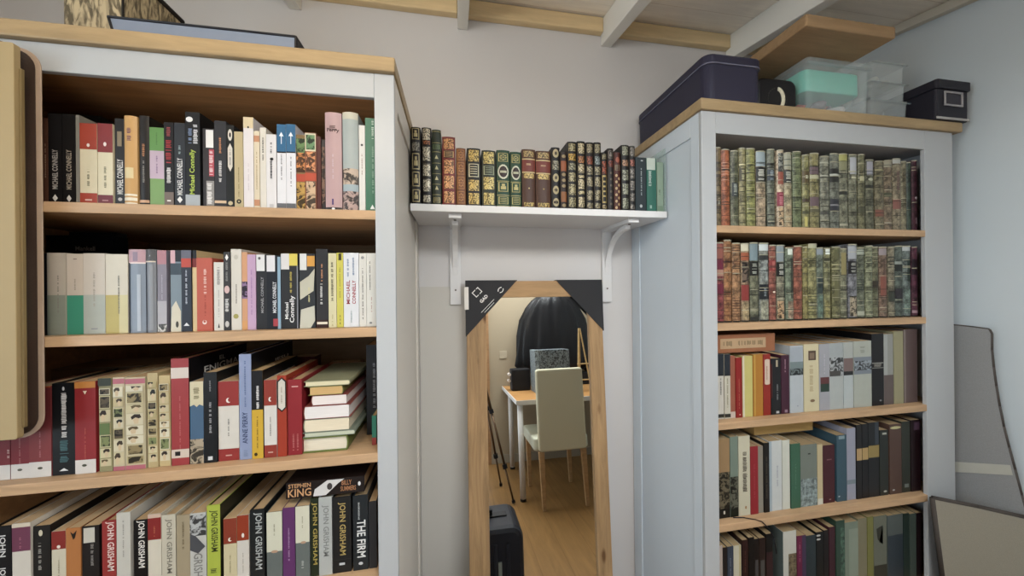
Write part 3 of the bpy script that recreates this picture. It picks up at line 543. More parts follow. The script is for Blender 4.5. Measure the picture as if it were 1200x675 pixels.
# jacket lettering on the covers that show
def cover_text(bk, s, yc, zc, L, Hh, col):
    w_ = max(v.co.x for v in bk.data.vertices)
    put_text(s, lambda a, c: (w_+.0004, yc+a, zc+c), L, Hh, mat(col, .4), 'cover_lettering', bk)
def hof(bk): return max(v.co.z for v in bk.data.vertices)
cover_text(r3[10], 'EL', .105, hof(r3[10])-.018, .02, .010, '#bcb8b0')
cover_text(r3[10], 'ENIGMA', .105, hof(r3[10])-.036, .12, .016, '#d4d0c8')
cover_text(r3[14], 'JESU', .13, hof(r3[14])-.035, .07, .010, '#cfccc8')
cover_text(r3[15], 'ACC', .11, hof(r3[15])-.03, .08, .018, '#8c929c')
L4 = [
 (-9, 12.8, 617, 'black hardback with white capitals', '#141416', [('t', 'JOHN', .80, .24, .42, '#e4e2de', -1, .5), ('t', JG, .3, .55, .42, '#e4e2de', -1, .5)], dict(hard=True)),
 (14, 36, 613, 'mauve and cream book with pale top strip', '#ddd4c4', [('b', .71, .96, '#7c3c56'), ('b', .96, 1, '#dccdb4'), ('m', .8, .12, .12, '#b06a7c', .45)], dict(d=.17)),
 (36.5, 57, 617, 'black book with cream top emblem', '#221e1c', [('o', .45, .92, .12, .035, '#d9cfae'), ('m', .66, .3, .2, '#a09c94', .4)], dict(d=.18)),
 (59, 76, 623, 'small red and cream paperback', '#d9cfb2', [('b', .78, 1, '#9c2c24'), ('o', .5, .81, .13, .02, '#ece0d4'), ('m', .5, .3, .1, '#a49878')], dict(d=.2)),
 (76.4, 94, 619, 'orange paperback with black bird mark', '#c4783c', [('p', [(.3, .96), (.5, .93), (.75, .97), (.62, .88), (.5, .86), (.42, .9)], '#2a1c14')], dict(d=.2)),
 (94.5, 115, 617, 'dark brown book with white top label', '#231c1a', [('r', .1, .75, .8, .98, '#cfc9b8'), ('m', .65, .26, .2, '#9a948c', .6), ('m', .2, .2, .2, '#b04030', .3)], dict(d=.2)),
 (118, 135, 611, 'red hardback lettered in white capitals', '#ab3430', [('t', JG, .70, .58, .62, '#f0d8cc', -1, .55)], dict(hard=True, d=.2)),
 (136, 152.5, 601, 'pale grey hardback with thin title', '#cfc9bc', [('m', .72, .4, .12, '#a09c94')], dict(hard=True, d=.21)),
 (155, 171.6, 610, 'black book with white capitals', '#12100f', [('t', JG, .70, .58, .6, '#efe9de', -1, .5)], dict(d=.18)),
 (172, 187.8, 603, 'red and cream book, pale top strip', '#dcd2bc', [('b', .70, .955, '#9c2a26'), ('b', .955, 1, '#d9b8a0'), ('m', .8, .12, .12, '#c86c4c')], dict(d=.2)),
 (188.3, 204.8, 604, 'cream hardback with grey capitals', '#cfc5ae', [('t', JG, .62, .66, .5, '#837c6e', -1, .5)], dict(hard=True, d=.2)),
 (206, 222, 604, 'tan hardback with narrow lettering', '#ae9c7c', [('m', .75, .34, .16, '#7c6c4c')], dict(hard=True, d=.2)),
 (222.5, 241.6, 601, 'grey illustrated book with dark diamond', '#c6c4bc', [('bp', .72, .98, '#a9aaa8'), ('p', [(.0, .55), (0, .75), (.35, .72), (.95, .58), (.5, .5)], '#54565a'), ('t', 'GRISHAM', .28, .45, .55, '#8a8882', -1, .5)], dict(d=.2)),
 (242, 257.8, 592, 'lime green hardback with black capitals', '#b4c23e', [('t', JG, .70, .48, .66, '#38401c', -1, .5), ('m', .24, .05, .6, '#4c5424')], dict(hard=True, d=.21, side='#2c2a1c')),
 (261, 276.8, 608, 'red-topped cream paperback with moon', '#d6c89c', [('b', .64, 1, '#9c3c26'), ('o', .5, .70, .15, .028, '#efe6d4'), ('o', .58, .705, .1, .02, '#9c3c26'), ('m', .35, .26, .1, '#a0946c')], dict(d=.2)),
 (277.2, 291.2, 604, 'orange-red-topped white paperback with figure', '#d9d2c4', [('b', .65, 1, '#a83a1e'), ('o', .5, .72, .12, .032, '#efe6da'), ('m', .35, .3, .1, '#b0a898')], dict(d=.2)),
 (291.6, 309, 598, 'charcoal hardback with silver capitals', '#24282a', [('t', JG, .58, .76, .6, '#b9bcba', -1, .55)], dict(hard=True, d=.2)),
 (312, 330.4, 600, 'ivory and slate paperback with peach arc', '#6c7470', [('b', .44, 1, '#d9d6bc'), ('o', .5, .44, .22, .02, '#c69c7c'), ('m', .75, .16, .1, '#989478')], dict(d=.2)),
 (331, 345.4, 595, 'purple paperback', '#6c3470', [('m', .5, .45, .14, '#b48cb4')], dict(d=.2)),
 (346, 362.6, 593, 'second ivory and slate paperback', '#6c7470', [('b', .5, 1, '#dad6bc'), ('o', .55, .5, .2, .018, '#c69c7c'), ('m', .78, .16, .1, '#989478'), ('m', .2, .1, .2, '#b8bcb4')], dict(d=.2)),
 (363, 372.6, 585, 'dark green hardback with gold capitals', '#23301c', [('t', JG, .55, .80, .7, '#b8a04c', -1, .5)], dict(hard=True, d=.2)),
 (373, 388.6, 583, 'silver hardback with grey capitals', '#b9bbb6', [('t', JG, .57, .66, .55, '#8a8c88', -1, .5)], dict(hard=True, d=.2)),
 (389, 411, 583, 'wide charcoal hardback with gold capitals', '#262626', [('t', JG, .58, .70, .42, '#c0a45c', -1, .5), ('r', .35, .65, .1, .13, '#ccc'), ('b', .17, .175, '#3c3c3c')], dict(hard=True, d=.2)),
 (413, 431, 581, 'dark slate hardback with bold white title', '#242a2e', [('t', 'THE FIRM', .42, .50, .56, '#ecece8', -1, .55), ('m', .8, .24, .12, '#b8bcbc', .4), ('o', .5, .09, .15, .02, '#ccc')], dict(hard=True, d=.2)),
 (431.6, 441, 588, 'plain dark grey book', '#2c2e30', [], dict(d=.2)),
]
row(L4, LY+.012, LZ[3], 'left case bottom row', 'books on the left bookcase bottom row', .19)
# the book lying on top of the bottom row, spine forward
def lying(x0, x1, y0, y1, Y, d, base, dec, label, group=None, **kw):
    """spine faces the room; px x0..x1 long, y0..y1 high"""
    a = P(x0, (y0+y1)/2, Y); b = P(x1, (y0+y1)/2, Y); zt = P((x0+x1)/2, y0, Y).z; zb = P((x0+x1)/2, y1, Y).z
    cov = make_book(zt-zb, b.x-a.x, d, base, dec, **kw)
    cov.rotation_euler = (0, radians(90), 0); cov.location = (a.x, Y, zt)
    return tag(cov, uniq(label), 'book', group)
lying(335, 427, 562, 580.5, LY+.014, .15, '#241814', [('t', 'KING', .17, .29, .5, '#dda26c', 1, .66), ('t', 'STEPHEN', .17, .28, .26, '#dda26c', 1, .22),
      ('p', [(.98, .34), (.55, .36), (.05, .52), (.05, .74), (.3, .66), (.98, .5)], '#dcd8d4'), ('o', .45, .55, .22, .035, '#4c4644'),
      ('t', 'BILLY', .77, .13, .3, '#c48458', 1, .3), ('t', 'SUMMERS', .79, .2, .3, '#c48458', 1, .68), ('o', .45, .935, .14, .018, '#ddd')],
      'dark brown thriller with orange capitals lying across the upright books, left case bottom row', hard=True, side='#2a1c18')
# pile of books with the page ends forward
def pile(items, Y, names, group):
    zc_ = LZ[2]+.0006
    for (x0, x1, y0, y1, cov_, pg, dep, sp), lb in zip(items, names):
        a = P(x0, y1, Y); b = P(x1, y1, Y); zb = zc_; zt = zb+P((x0+x1)/2, y0, Y).z-P((x0+x1)/2, y1, Y).z; zc_ = zt+.0003
        c = make_book(zt-zb-.0006, dep, b.x-a.x, cov_, [], pagecol=pg, hard=y0 > 512, round_=.0025)
        if sp == 'R':
            R = Matrix(((0, -1, 0), (0, 0, -1), (1, 0, 0))); c.matrix_basis = Matrix.Translation((b.x, Y+dep, zb)) @ R.to_4x4()
        else:
            R = Matrix(((0, 1, 0), (0, 0, 1), (1, 0, 0))); c.matrix_basis = Matrix.Translation((a.x, Y, zb)) @ R.to_4x4()
        tag(c, uniq(lb), 'book', group)
yy = [(353, 407, 514.6, 532.5, '#6c7a34', '#d5cbb6', .19, 'R'), (355, 415, 508.8, 514.4, '#8c9684', '#b9bca6', .2, 'R'), (357, 411, 493.6, 508.6, '#8c9480', '#d9ccb2', .2, 'L'),
      (357, 411, 478, 493.4, '#a04c40', '#dcd6d2', .19, 'L'), (366, 408, 466, 477.8, '#9c4c44', '#dcd2cc', .18, 'L'), (361, 401, 455.4, 465.8, '#7c7c3c', '#c2a06c', .18, 'R'),
      (356, 409, 449, 455.2, '#9c9c78', '#cfc6a4', .19, 'R')]
pile(yy, LY+.016, ['thick cream-edged book with olive cover, lowest of the pile, left case third shelf', 'thin grey-green book second from the bottom of the pile, left case third shelf',
     'cream-edged book third from the bottom of the pile, left case third shelf', 'white-edged book with red cover in the middle of the pile, left bookcase',
     'narrower white-edged book third from the top of the pile, left bookcase', 'tan-edged olive book second from the top of the pile, left bookcase',
     'thin pale green book topmost of the pile, left bookcase'], 'books piled flat on the left bookcase third shelf')
def upright(x0, x1, top, Y, zsh, base, dec, label, d=.12, **kw):
    X0 = max(P(x0, top, Y).x, LX0+.031); X1 = P(x1, top, Y).x
    c = make_book(X1-X0, P((x0+x1)/2, top, Y).z-zsh-.001, d, base, dec, **kw); c.location = (X0, Y, zsh+.0006)
    return tag(c, uniq(label), 'book')
upright(429, 440.5, 404, LY+.09, LZ[2], '#1b1d22', [('m', .55, .5, .3, '#8a8c90', .8)], 'tall black book right of the flat pile, left case third shelf')
upright(435.8, 440.8, 487, LY+.03, LZ[2], '#2c8468', [('b', 0, .25, '#a83c34')], 'short emerald book squeezed against the frame, left case third shelf', d=.05)
upright(386, 422, 424, LY+.27, LZ[2], '#b97c58', [('p', [(.1, .95), (.3, .6), (.34, .63), (.16, .97)], '#3a1c18'), ('p', [(.35, .98), (.6, .5), (.66, .53), (.42, 1)], '#3a1c18'), ('p', [(.6, .95), (.9, .7), (.92, .75), (.66, .98)], '#3a1c18'), ('p', [(.2, .7), (.8, .85), (.8, .88), (.2, .74)], '#5c3028')],
        'copper-coloured book with black branches behind the flat pile, left bookcase', d=.03)
upright(341, 370, 418, LY+.24, LZ[2], '#5e2420', [], 'dark red wide book standing behind the crimson hardback, left bookcase', d=.04)
# back rows that show above the front books
upright(46, 132, 276, LY+.19, LZ[1], '#1d2130', [('t', 'Mankell', .86, .3, .05, '#b4b6be', 0, .58), ('m', .78, .02, .1, '#666')], 'large navy book standing behind the cream spines, left case second shelf', d=.04)
upright(46, 136, 272, LY+.24, LZ[1], '#4c4a4e', [], 'large grey book standing behind the navy one, left case second shelf', d=.03)
upright(56, 118, 134, LY+.17, LZ[0], '#4a4744', [], 'large grey book standing behind the black paperbacks, left case top shelf', d=.04)
upright(60, 195, 430, LY+.16, LZ[2], '#6c5a44', [], 'large brown album behind the red and black spines, left case third shelf', d=.12, pagecol='#9c7c58')
BLK = '#1a1614'
def pan(fs, col, kd, dk=None): return [('g', a, b, col, kd)+((dk,) if dk else ()) for a, b in fs]
MS = [
 (481.5, 493, 149, 'black gilt book with five oval panels', BLK, pan([(.03, .19), (.23, .42), (.45, .66), (.86-.02, .985)], '#b8a46c', 'bust')+[('g', .69, .80, '#8c8470', 'solid')]),
 (494, 505.6, 149.5, 'black book with silver diamond panels', BLK, pan([(.03, .12), (.17, .33), (.37, .53), (.57, .75), (.84, .985)], '#c9bda0', 'solid', '#2a2018')+[('g', .78, .83, '#b0643c', 'solid')]),
 (506, 517, 152, 'dark green gilt book, small crowns', '#2c3a2a', pan([(.03, .1)], '#b4a468', 'lines')+[('b', q, q+.008, '#a49458') for q in (.13, .27, .41, .55, .7, .82, .97)]+[('p', [(.3, q), (.7, q), (.5, q+.05)], '#cdbf86') for q in (.2, .33, .47, .61)]+[('g', .74, .8, '#7c9464', 'lines')]),
 (518, 533.8, 160.5, 'red leather book with orange-gold panels', '#862420', pan([(.03, .2), (.24, .43), (.46, .66), (.82, .97)], '#d28c50', 'solid', '#7c2a1c')+[('r', .15, .85, .69, .8, '#1f1512'), ('g', .7, .79, '#c49050', 'lines')]),
 (534.3, 546, 173.5, 'brown leather book with tooled rosettes', '#8a4c24', pan([(.04, .25), (.29, .5), (.54, .75), (.79, .97)], '#b8763c', 'rose')),
 (547, 563.2, 174, 'black gilt book with boxed second label', BLK, pan([(.03, .22), (.26, .45), (.77, .97)], '#c9a448', 'solid', '#7c6424')+[('g', .5, .73, '#b9b08c', 'lines')]),
 (564.5, 581, 176.5, 'dark green gilt book with figure panels', '#24301f', pan([(.03, .24), (.30, .52), (.76, .97)], '#cfb45c', 'solid', '#1c2418')+[('g', .56, .72, '#8c9470', 'lines')]),
 (581.8, 597.5, 176, 'green gilt book with white oval', '#1f5034', [('g', .8, .95, '#b4a85c', 'rose'), ('o', .5, .62, .42, .13, '#d6d6b8'), ('o', .5, .62, .32, .10, '#3c2420'), ('r', .25, .75, .6, .64, '#c0c09c'), ('g', .27, .44, '#b4a85c', 'bust'), ('g', .05, .18, '#b4a85c', 'lines'), ('b', .0, .02, '#b4a85c'), ('b', .45, .46, '#b4a85c'), ('b', .2, .21, '#c4b86c')]),
 (598, 611, 178, 'narrower green gilt book with oval', '#1f5034', [('g', .8, .95, '#b4a85c', 'rose'), ('o', .5, .62, .42, .13, '#d6d6b8'), ('o', .5, .62, .32, .10, '#3c2420'), ('r', .25, .75, .6, .64, '#c0c09c'), ('g', .27, .44, '#b4a85c', 'bust'), ('g', .05, .18, '#b4a85c', 'lines'), ('b', .0, .02, '#b4a85c'), ('b', .45, .46, '#b4a85c'), ('b', .2, .21, '#c4b86c')]),
 (611.6, 627.5, 175, 'brown book, red label, gilt foot', '#5a3018', [('g', .87, .97, '#b89858', 'solid'), ('b', .62, .83, '#8e3020'), ('b', .82, .84, '#d8b878'), ('b', .595, .615, '#d8b878'), ('g', .5, .59, '#c8a450', 'solid'), ('g', .02, .09, '#c8a450', 'solid'), ('m', .74, .03, .4, '#d8a878'), ('o', .5, .33, .06, .012, '#c8a450')]),
 (628, 645.4, 177, 'matching brown book, red label', '#5a3018', [('g', .87, .97, '#b89858', 'solid'), ('b', .62, .83, '#8e3020'), ('b', .82, .84, '#d8b878'), ('b', .595, .615, '#d8b878'), ('g', .5, .59, '#c8a450', 'solid'), ('g', .02, .09, '#c8a450', 'solid'), ('m', .74, .03, .4, '#d8a878'), ('o', .5, .33, .06, .012, '#c8a450')]),
 (645.9, 656, 173, 'black gilt book with gold medallions', '#15131a', [('o', .5, q, .36, .07, '#c6b27c') for q in (.1, .3, .5, .9)]+[('g', .63, .78, '#9c9478', 'solid')]+[('o', .5, q, .14, .03, '#4c3c20') for q in (.1, .3, .5, .9)]),
 (656.4, 664.6, 178, 'small dark brown book, orange labels', '#33201a', [('r', .1, .9, .66, .84, '#b4582c'), ('r', .1, .9, .12, .3, '#a8602c')]+[('o', .5, q, .3, .03, '#a88c5c') for q in (.4, .5, .6, .92, .06)]),
 (665, 676, 166, 'tall black gilt book, yellow label', BLK, pan([(.03, .17), (.21, .37), (.41, .54), (.86, .97)], '#a89868', 'solid', '#5c4c28')+[('g', .72, .82, '#c4942c', 'solid', '#c4942c'), ('g', .58, .68, '#98906c', 'solid')]),
 (676.4, 686, 165.5, 'tall black gilt book, orange label', BLK, pan([(.03, .18), (.3, .44), (.53, .66), (.82, .97)], '#cdb888', 'solid', '#5c3c20')+[('g', .68, .78, '#b87038', 'solid'), ('g', .22, .27, '#c9b47c', 'solid'), ('g', .46, .5, '#c9b47c', 'solid')]),
 (686.4, 695.4, 167, 'tall black book, dull red label', BLK, pan([(.02, .1), (.14, .28), (.34, .48), (.52, .64), (.84, .97)], '#a2926c', 'solid', '#4c3c28')+[('g', .67, .79, '#a04c30', 'solid', '#a04c30')]),
 (695.8, 704.4, 167, 'tall black book, grey label', BLK, pan([(.02, .1), (.14, .29), (.34, .48), (.52, .64), (.84, .97)], '#a2946c', 'solid', '#4c3c28')+[('g', .67, .79, '#86908c', 'solid', '#86908c')]),
 (704.8, 711.4, 178.5, 'short black gilt book, red label', '#1c1613', [('g', .62, .84, '#b04c2c', 'solid', '#c8785c'), ('g', .12, .6, '#b89c54', 'lines'), ('g', .02, .09, '#a89060', 'solid'), ('g', .88, .97, '#988c68', 'solid')]),
 (711.8, 719.2, 174, 'dark brown book, faint gilt', '#2a201e', [('g', .84, .96, '#8c8070', 'bust'), ('g', .7, .8, '#8c3c2c', 'solid')]+[('o', .5, q, .18, .02, '#6c5c48') for q in (.1, .2, .3, .4, .5, .6)]),
 (719.6, 727.4, 178.5, 'red book dotted with gold', '#5c1f16', [('o', .3+.4*(i % 2), .05+i*.055, .17, .025, '#cfa870') for i in range(11)]+[('g', .69, .78, '#9c9070', 'lines')]+[('o', .5, .87, .3, .05, '#b8583c')]),
 (728, 737.2, 170, 'black book with square gilt panels', BLK, pan([(.03, .19), (.25, .41), (.46, .62), (.86-.02, .975)], '#98987c', 'solid', '#55553c')+[('g', .68, .77, '#b07c58', 'solid')]),
 (737.6, 744.6, 171, 'narrow black book, grey panels', BLK, pan([(.03, .1), (.15, .27), (.32, .46), (.5, .66), (.84, .975)], '#8c8478', 'solid', '#4c443c')+[('g', .69, .79, '#b0604c', 'solid')]),
 (745, 757.6, 184, 'dark slate paperback', '#26353c', [('m', .55, .5, .12, '#b8c4c4', .55), ('o', .5, .1, .12, .03, '#c0c8c8'), ('r', .5, .7, .93, .95, '#ccc')], dict(round_=0)),
 (758, 769.2, 185, 'teal paperback with pale upper label', '#2f7c68', [('r', .0, .9, .78, 1, '#d0dccc'), ('m', .66, .36, .34, '#cfe0d0', .35), ('r', .3, .5, .06, .12, '#a0c4b4')], dict(round_=0)),
 (769.8, 777.2, 190, 'pale green paperback', '#9db89c', [('m', .4, .1, .3, '#68846c', .4), ('r', .05, .9, .02, .12, '#86a488')], dict(round_=0, d=.14)),
]
MY = 1.055
zms = H+.2585
TONE[:] = [.22, .88]
row(MS, MY+.012, zms, 'white wall shelf', 'gilt leather books on the white wall shelf', .145, hard=True, round_=.004)
OL = '#7d7d54'
def bands(qs, col, t=.012): return [('b', q, q+t, col) for q in qs]
def lines(a, b, n, col, t=.008): return [('b', a+(b-a)*i/(n-1), a+(b-a)*i/(n-1)+t, col) for i in range(n)]
MO = dict(kind='mottle', wear=True)
R1 = [
 (837, 845, 173, 'brownish olive book', '#75603c', bands([.62, .7, .22, .28], '#4c3c2c', .04)+[('m', .33, .1, .3, '#a09c84')]),
 (845.5, 855.5, 175, 'terracotta orange book', '#a8562f', lines(.6, .82, 7, '#d0906c')+bands([.46, .31, .14], '#7c3c20')),
 (856, 865.4, 176.5, 'grey olive book, dark frame', '#6c6c50', [('r', .25, .8, .1, .9, '#55583c', 'mottle'), ('r', .1, .9, .4, .58, '#2c3434'), ('m', .49, .14, .5, '#98a090')]),
 (866, 874, 173.5, 'ochre-olive banded book', '#8c8454', bands([.44, .31, .17, .05], '#3c3820')+[('b', .58, .74, '#4c4830'), ('m', .66, .12, .5, '#b0a878'), ('b', .78, .8, '#cfc48c')]),
 (874.5, 885.2, 174, 'bright moss green book', '#808040', lines(.1, .9, 9, '#a8a45c')),
 (886.2, 897.6, 177, 'tan photo book with black label', '#8c7c5c', [('b', .8, 1, '#8fa0a4'), ('b', .585, .79, '#161612'), ('m', .69, .14, .7, '#b8b8a8'), ('r', .1, .9, .03, .5, '#a48c6c', 'mottle')]),
 (899, 908, 175, 'slate olive book, black lines', '#6c705c', bands([.8, .76, .43, .3, .16, .05], '#1c1c18')+[('b', .6, .74, '#2c3840'), ('m', .67, .12, .5, '#8c9ca4')]),
 (910, 918.4, 176, 'cream book with crimson blocks', '#bca584', [('r', .15, .9, .72, .96, '#7c8074', 'photo'), ('r', .1, .9, .56, .72, '#a04c38'), ('b', .28, .46, '#98283c'), ('r', .15, .9, .03, .26, '#b09068', 'photo'), ('m', .37, .14, .6, '#c87078')]),
 (918.8, 928, 179, 'pale tan book, black label', '#a0926c', [('b', .78, .98, '#9c9c84'), ('b', .6, .77, '#1c1c18'), ('m', .68, .14, .7, '#b4b4a0'), ('r', .1, .9, .02, .3, '#a89068', 'mottle')]),
 (929, 939.5, 177.5, 'sage green book', '#667048', lines(.25, .85, 8, '#8c9464')),
 (940, 948.4, 181.5, 'yellow olive book with small label', '#85814a', [('b', .62, .78, '#5c4c28'), ('o', .5, .7, .3, .02, '#d0d0b0'), ('b', .36, .4, '#4c3828'), ('b', .2, .24, '#4c4c2c'), ('r', .2, .5, .03, .16, '#b8ac54')]),
 (949, 960, 179.5, 'khaki book with mauve bands', '#827a48', [('b', .72, .82, '#6c5458'), ('b', .66, .71, '#b0ac84'), ('b', .3, .42, '#6c5458'), ('b', .22, .26, '#5c583c')]),
 (961.4, 972, 183, 'pale grey olive book', '#80806a', [('b', .72, .74, '#a8a890'), ('b', .9, .92, '#a8a890'), ('b', .7, .715, '#3c3c30'), ('b', .2, .24, '#4c4c44'), ('m', .5, .3, .3, '#68685c')]),
 (972.6, 983.6, 180, 'grey book with two dark bands', '#6c7060', [('b', .62, .8, '#2c2c28'), ('b', .7, .73, '#b0b4a4'), ('b', .24, .4, '#34343c'), ('b', .31, .33, '#807c80')]),
 (984, 994.2, 180, 'olive book with yellow top', '#74745c', [('b', .9, .99, '#a4a050'), ('b', .78, .9, '#86845c'), ('b', .46, .5, '#2c2c24'), ('p', [(.3, .38), (.9, .36), (.9, .44)], '#26261f'), ('b', .05, .08, '#a0a088')]),
 (995.2, 1005, 181, 'grey photo book, white upper panel', '#76765e', [('r', .1, .9, .74, .96, '#a8aab0'), ('r', .2, .8, .68, .72, '#c0bc98'), ('r', .1, .9, .05, .6, '#6c6c54', 'mottle')]),
 (1005.3, 1013.4, 181, 'dull olive book, cream label', '#6e6c4a', [('r', .15, .85, .65, .71, '#b0ac80'), ('b', .22, .3, '#4c4c34')]),
 (1015, 1024.6, 187, 'dark olive book, lilac-grey panel', '#62624c', [('r', .1, .9, .78, .97, '#9a98a2'), ('o', .5, .72, .3, .02, '#b4b494'), ('b', .6, .64, '#2c2c24')]),
 (1025, 1035.6, 189, 'dusty tan book with red foot', '#746c50', [('b', .86, .88, '#a49c68'), ('b', .78, .8, '#a49c68'), ('b', .2, .3, '#844c3c'), ('b', .08, .1, '#948c6c')]),
 (1036, 1045.6, 188, 'brown-grey book with small green bars', '#7a6850', [('b', .9, .98, '#9a947c'), ('b', .48, .54, '#4c5038'), ('b', .1, .12, '#a09880')]),
 (1046, 1055.6, 186, 'dusty beige book, mauve title', '#84765c', [('b', .93, .99, '#b0b0a8'), ('m', .68, .3, .4, '#6c4c48'), ('b', .3, .44, '#8c5448'), ('m', .15, .16, .3, '#a49474')]),
 (1056, 1062.6, 189, 'slim olive tan book', '#80785a', [('r', .2, .8, .3, .9, '#6c644a', 'mottle')]),
 (1063, 1068, 190, 'narrow dark green book', '#3c4c3c', [('r', .2, .8, .3, .9, '#2c3c30', 'mottle')]),
 (1068.6, 1075.5, 188, 'burgundy book at the shelf end', '#4c2430', [('o', .6, .47, .3, .02, '#b0a0a0'), ('m', .15, .08, .3, '#9c7c80')]),
]
TONE[:] = [.25, 1.0]
row(R1, RY+.014, RZ[0], 'right case top shelf', 'old novels on the right bookcase top shelf', .13, hard=True, round_=.005, kind='mottle', wear=True)
R2 = [
 (838.6, 848, 284, 'crimson and salmon banded book', '#8c3c3c', [('b', .66, .78, '#7c2038'), ('b', .36, .48, '#7c2038'), ('b', .58, .66, '#b07c64'), ('b', .8, .97, '#985040')]),
 (848.4, 857.6, 281, 'orange-brown lined book', '#9c6438', lines(.08, .35, 7, '#6c3420')+lines(.72, .76, 3, '#5c2c18')+[('r', .25, .75, .84, .95, '#7c4c28')]),
 (858.4, 868, 284.5, 'tan-orange book, ladder-like lines', '#a07046', lines(.03, .3, 9, '#4c2418')+lines(.84, .96, 5, '#4c2c1c')+lines(.7, .76, 3, '#6c3824')),
 (868.4, 878, 285, 'cream-topped book with red label', '#907454', [('b', .9, .99, '#c4bc9c'), ('b', .78, .88, '#a8502c'), ('r', .1, .9, .5, .76, '#645040', 'photo'), ('b', .27, .47, '#94302a'), ('r', .1, .9, .03, .25, '#a48c60', 'mottle')]),
 (879, 889, 284, 'blue-grey and olive book, black label', '#6c6c50', [('b', .77, .98, '#72868c'), ('b', .58, .76, '#15140f'), ('m', .67, .13, .7, '#9ca090'), ('b', .02, .06, '#2c2c28')]),
 (889.6, 900.8, 284.5, 'grey book, dark lower label', '#74786c', [('b', .9, .98, '#bcc4c4'), ('b', .78, .84, '#2c3030'), ('r', .1, .9, .5, .78, '#848c84', 'mottle'), ('b', .28, .47, '#23282c'), ('m', .37, .1, .3, '#7c8488'), ('r', .1, .9, .03, .26, '#94947c', 'mottle')]),
 (901.2, 909.4, 287, 'salmon red lined book', '#94503f', lines(.1, .55, 8, '#6c3028')+[('b', .66, .8, '#982c2c'), ('m', .73, .1, .5, '#c86c60'), ('o', .5, .38, .2, .012, '#e0c8a8')]),
 (909.8, 919.6, 287, 'slate and tan book, black label', '#7c7860', [('b', .78, .99, '#808c90'), ('b', .585, .77, '#15140f'), ('m', .68, .14, .6, '#b0b0a0'), ('r', .05, .9, .03, .26, '#a8845c', 'photo'), ('r', .8, 1, 0, 1, '#34443c')]),
 (920, 929.6, 290, 'green-grey book with white cap', '#6c7860', [('r', .2, .8, .9, .98, '#c8d0c0'), ('r', .5, .95, .3, .85, '#3c4030', 'mottle'), ('r', .2, .9, .03, .26, '#9c8064', 'mottle')]),
 (930, 940.2, 288, 'plain terracotta book', '#96513c', lines(.15, .9, 7, '#80402e')),
 (940.6, 946.6, 289, 'slim olive-yellow book', '#82783f', []),
 (947, 957.2, 285.5, 'yellow-olive book, dark rungs', '#8a8450', lines(.06, .34, 8, '#2c2c1c')+lines(.7, .8, 4, '#3c3c24')+[('b', .94, 1, '#a8a884')]),
 (957.6, 965.8, 290, 'slate green photo book', '#66705e', [('r', .1, .9, .36, .6, '#34403c'), ('r', .1, .9, .03, .34, '#5c7464', 'mottle'), ('b', .9, .98, '#808c94')]),
 (966.2, 974, 290.5, 'olive book with white top patch', '#7c7a50', [('r', .15, .9, .91, .985, '#d4dcd0'), ('b', .82, .86, '#3c3c28'), ('m', .6, .3, .4, '#54543c'), ('r', .1, .9, .03, .26, '#8c844c', 'mottle')]),
 (974.6, 984.6, 289, 'tall-panelled olive book', '#6e6c42', [('r', .2, .85, .82, .96, '#5c5c38'), ('b', .74, .76, '#a09c6c'), ('b', .68, .7, '#a09c6c'), ('r', .2, .85, .25, .6, '#66643c'), ('b', .18, .2, '#4c4c30')]),
 (985, 993, 291, 'mustard-topped grey book', '#76765a', [('r', .1, .9, .62, .94, '#8c8048'), ('p', [(.2, .42), (.95, .38), (.95, .54), (.2, .54)], '#26281f'), ('b', .04, .08, '#54543c')]),
 (993.6, 1004, 286, 'silver-topped book, black label', '#76767a', [('b', .8, .97, '#9ca0a4'), ('b', .6, .77, '#1f1a1c'), ('m', .68, .14, .6, '#9c9c90'), ('r', .1, .9, .03, .3, '#98886c', 'photo')]),
 (1004.6, 1013.8, 290, 'grey-green book, black rungs midway', '#646a54', lines(.4, .54, 5, '#26302c')+[('b', .9, .97, '#98a08c'), ('b', .04, .1, '#a0a48c')]),
 (1014.2, 1022.4, 288, 'pale green ribbed book', '#7c8060', lines(.1, .9, 7, '#a0a47c')),
 (1022.8, 1030, 289, 'dim olive ribbed book', '#6a6a4c', lines(.15, .9, 6, '#4c4c34')+[('b', .42, .52, '#3c3428')]),
 (1030.4, 1040, 289, 'reddish tan book, mauve top', '#7e6450', [('b', .88, .97, '#968a8c'), ('r', .1, .8, .3, .6, '#8c4c3c'), ('m', .7, .2, .3, '#5c4030')]),
 (1040.4, 1048.2, 289, 'dull beige book, dark low band', '#7c745c', [('b', .22, .36, '#3c4034'), ('b', .78, .8, '#3c3c30'), ('b', .84, .86, '#3c3c30')]),
 (1048.6, 1058, 288, 'slate green book with dark bands', '#545f55', [('b', .64, .74, '#2c302c'), ('b', .74, .78, '#8c9488'), ('b', .26, .4, '#343034')]),
 (1058.4, 1068, 288, 'grey-green book with pale cap', '#64706a', [('b', .93, .99, '#acb4b4'), ('r', .4, 1, .5, .8, '#2c3c34', 'mottle'), ('r', .1, .9, .05, .4, '#6c8074', 'mottle')]),
 (1069, 1076, 289, 'dark burgundy book at the shelf end', '#5c3040', [('b', .6, .82, '#2c1824'), ('b', .05, .09, '#a08088')]),
]
row(R2, RY+.014, RZ[1], 'right case second shelf', 'old novels on the right bookcase second shelf', .13, hard=True, round_=.005, kind='mottle', wear=True)
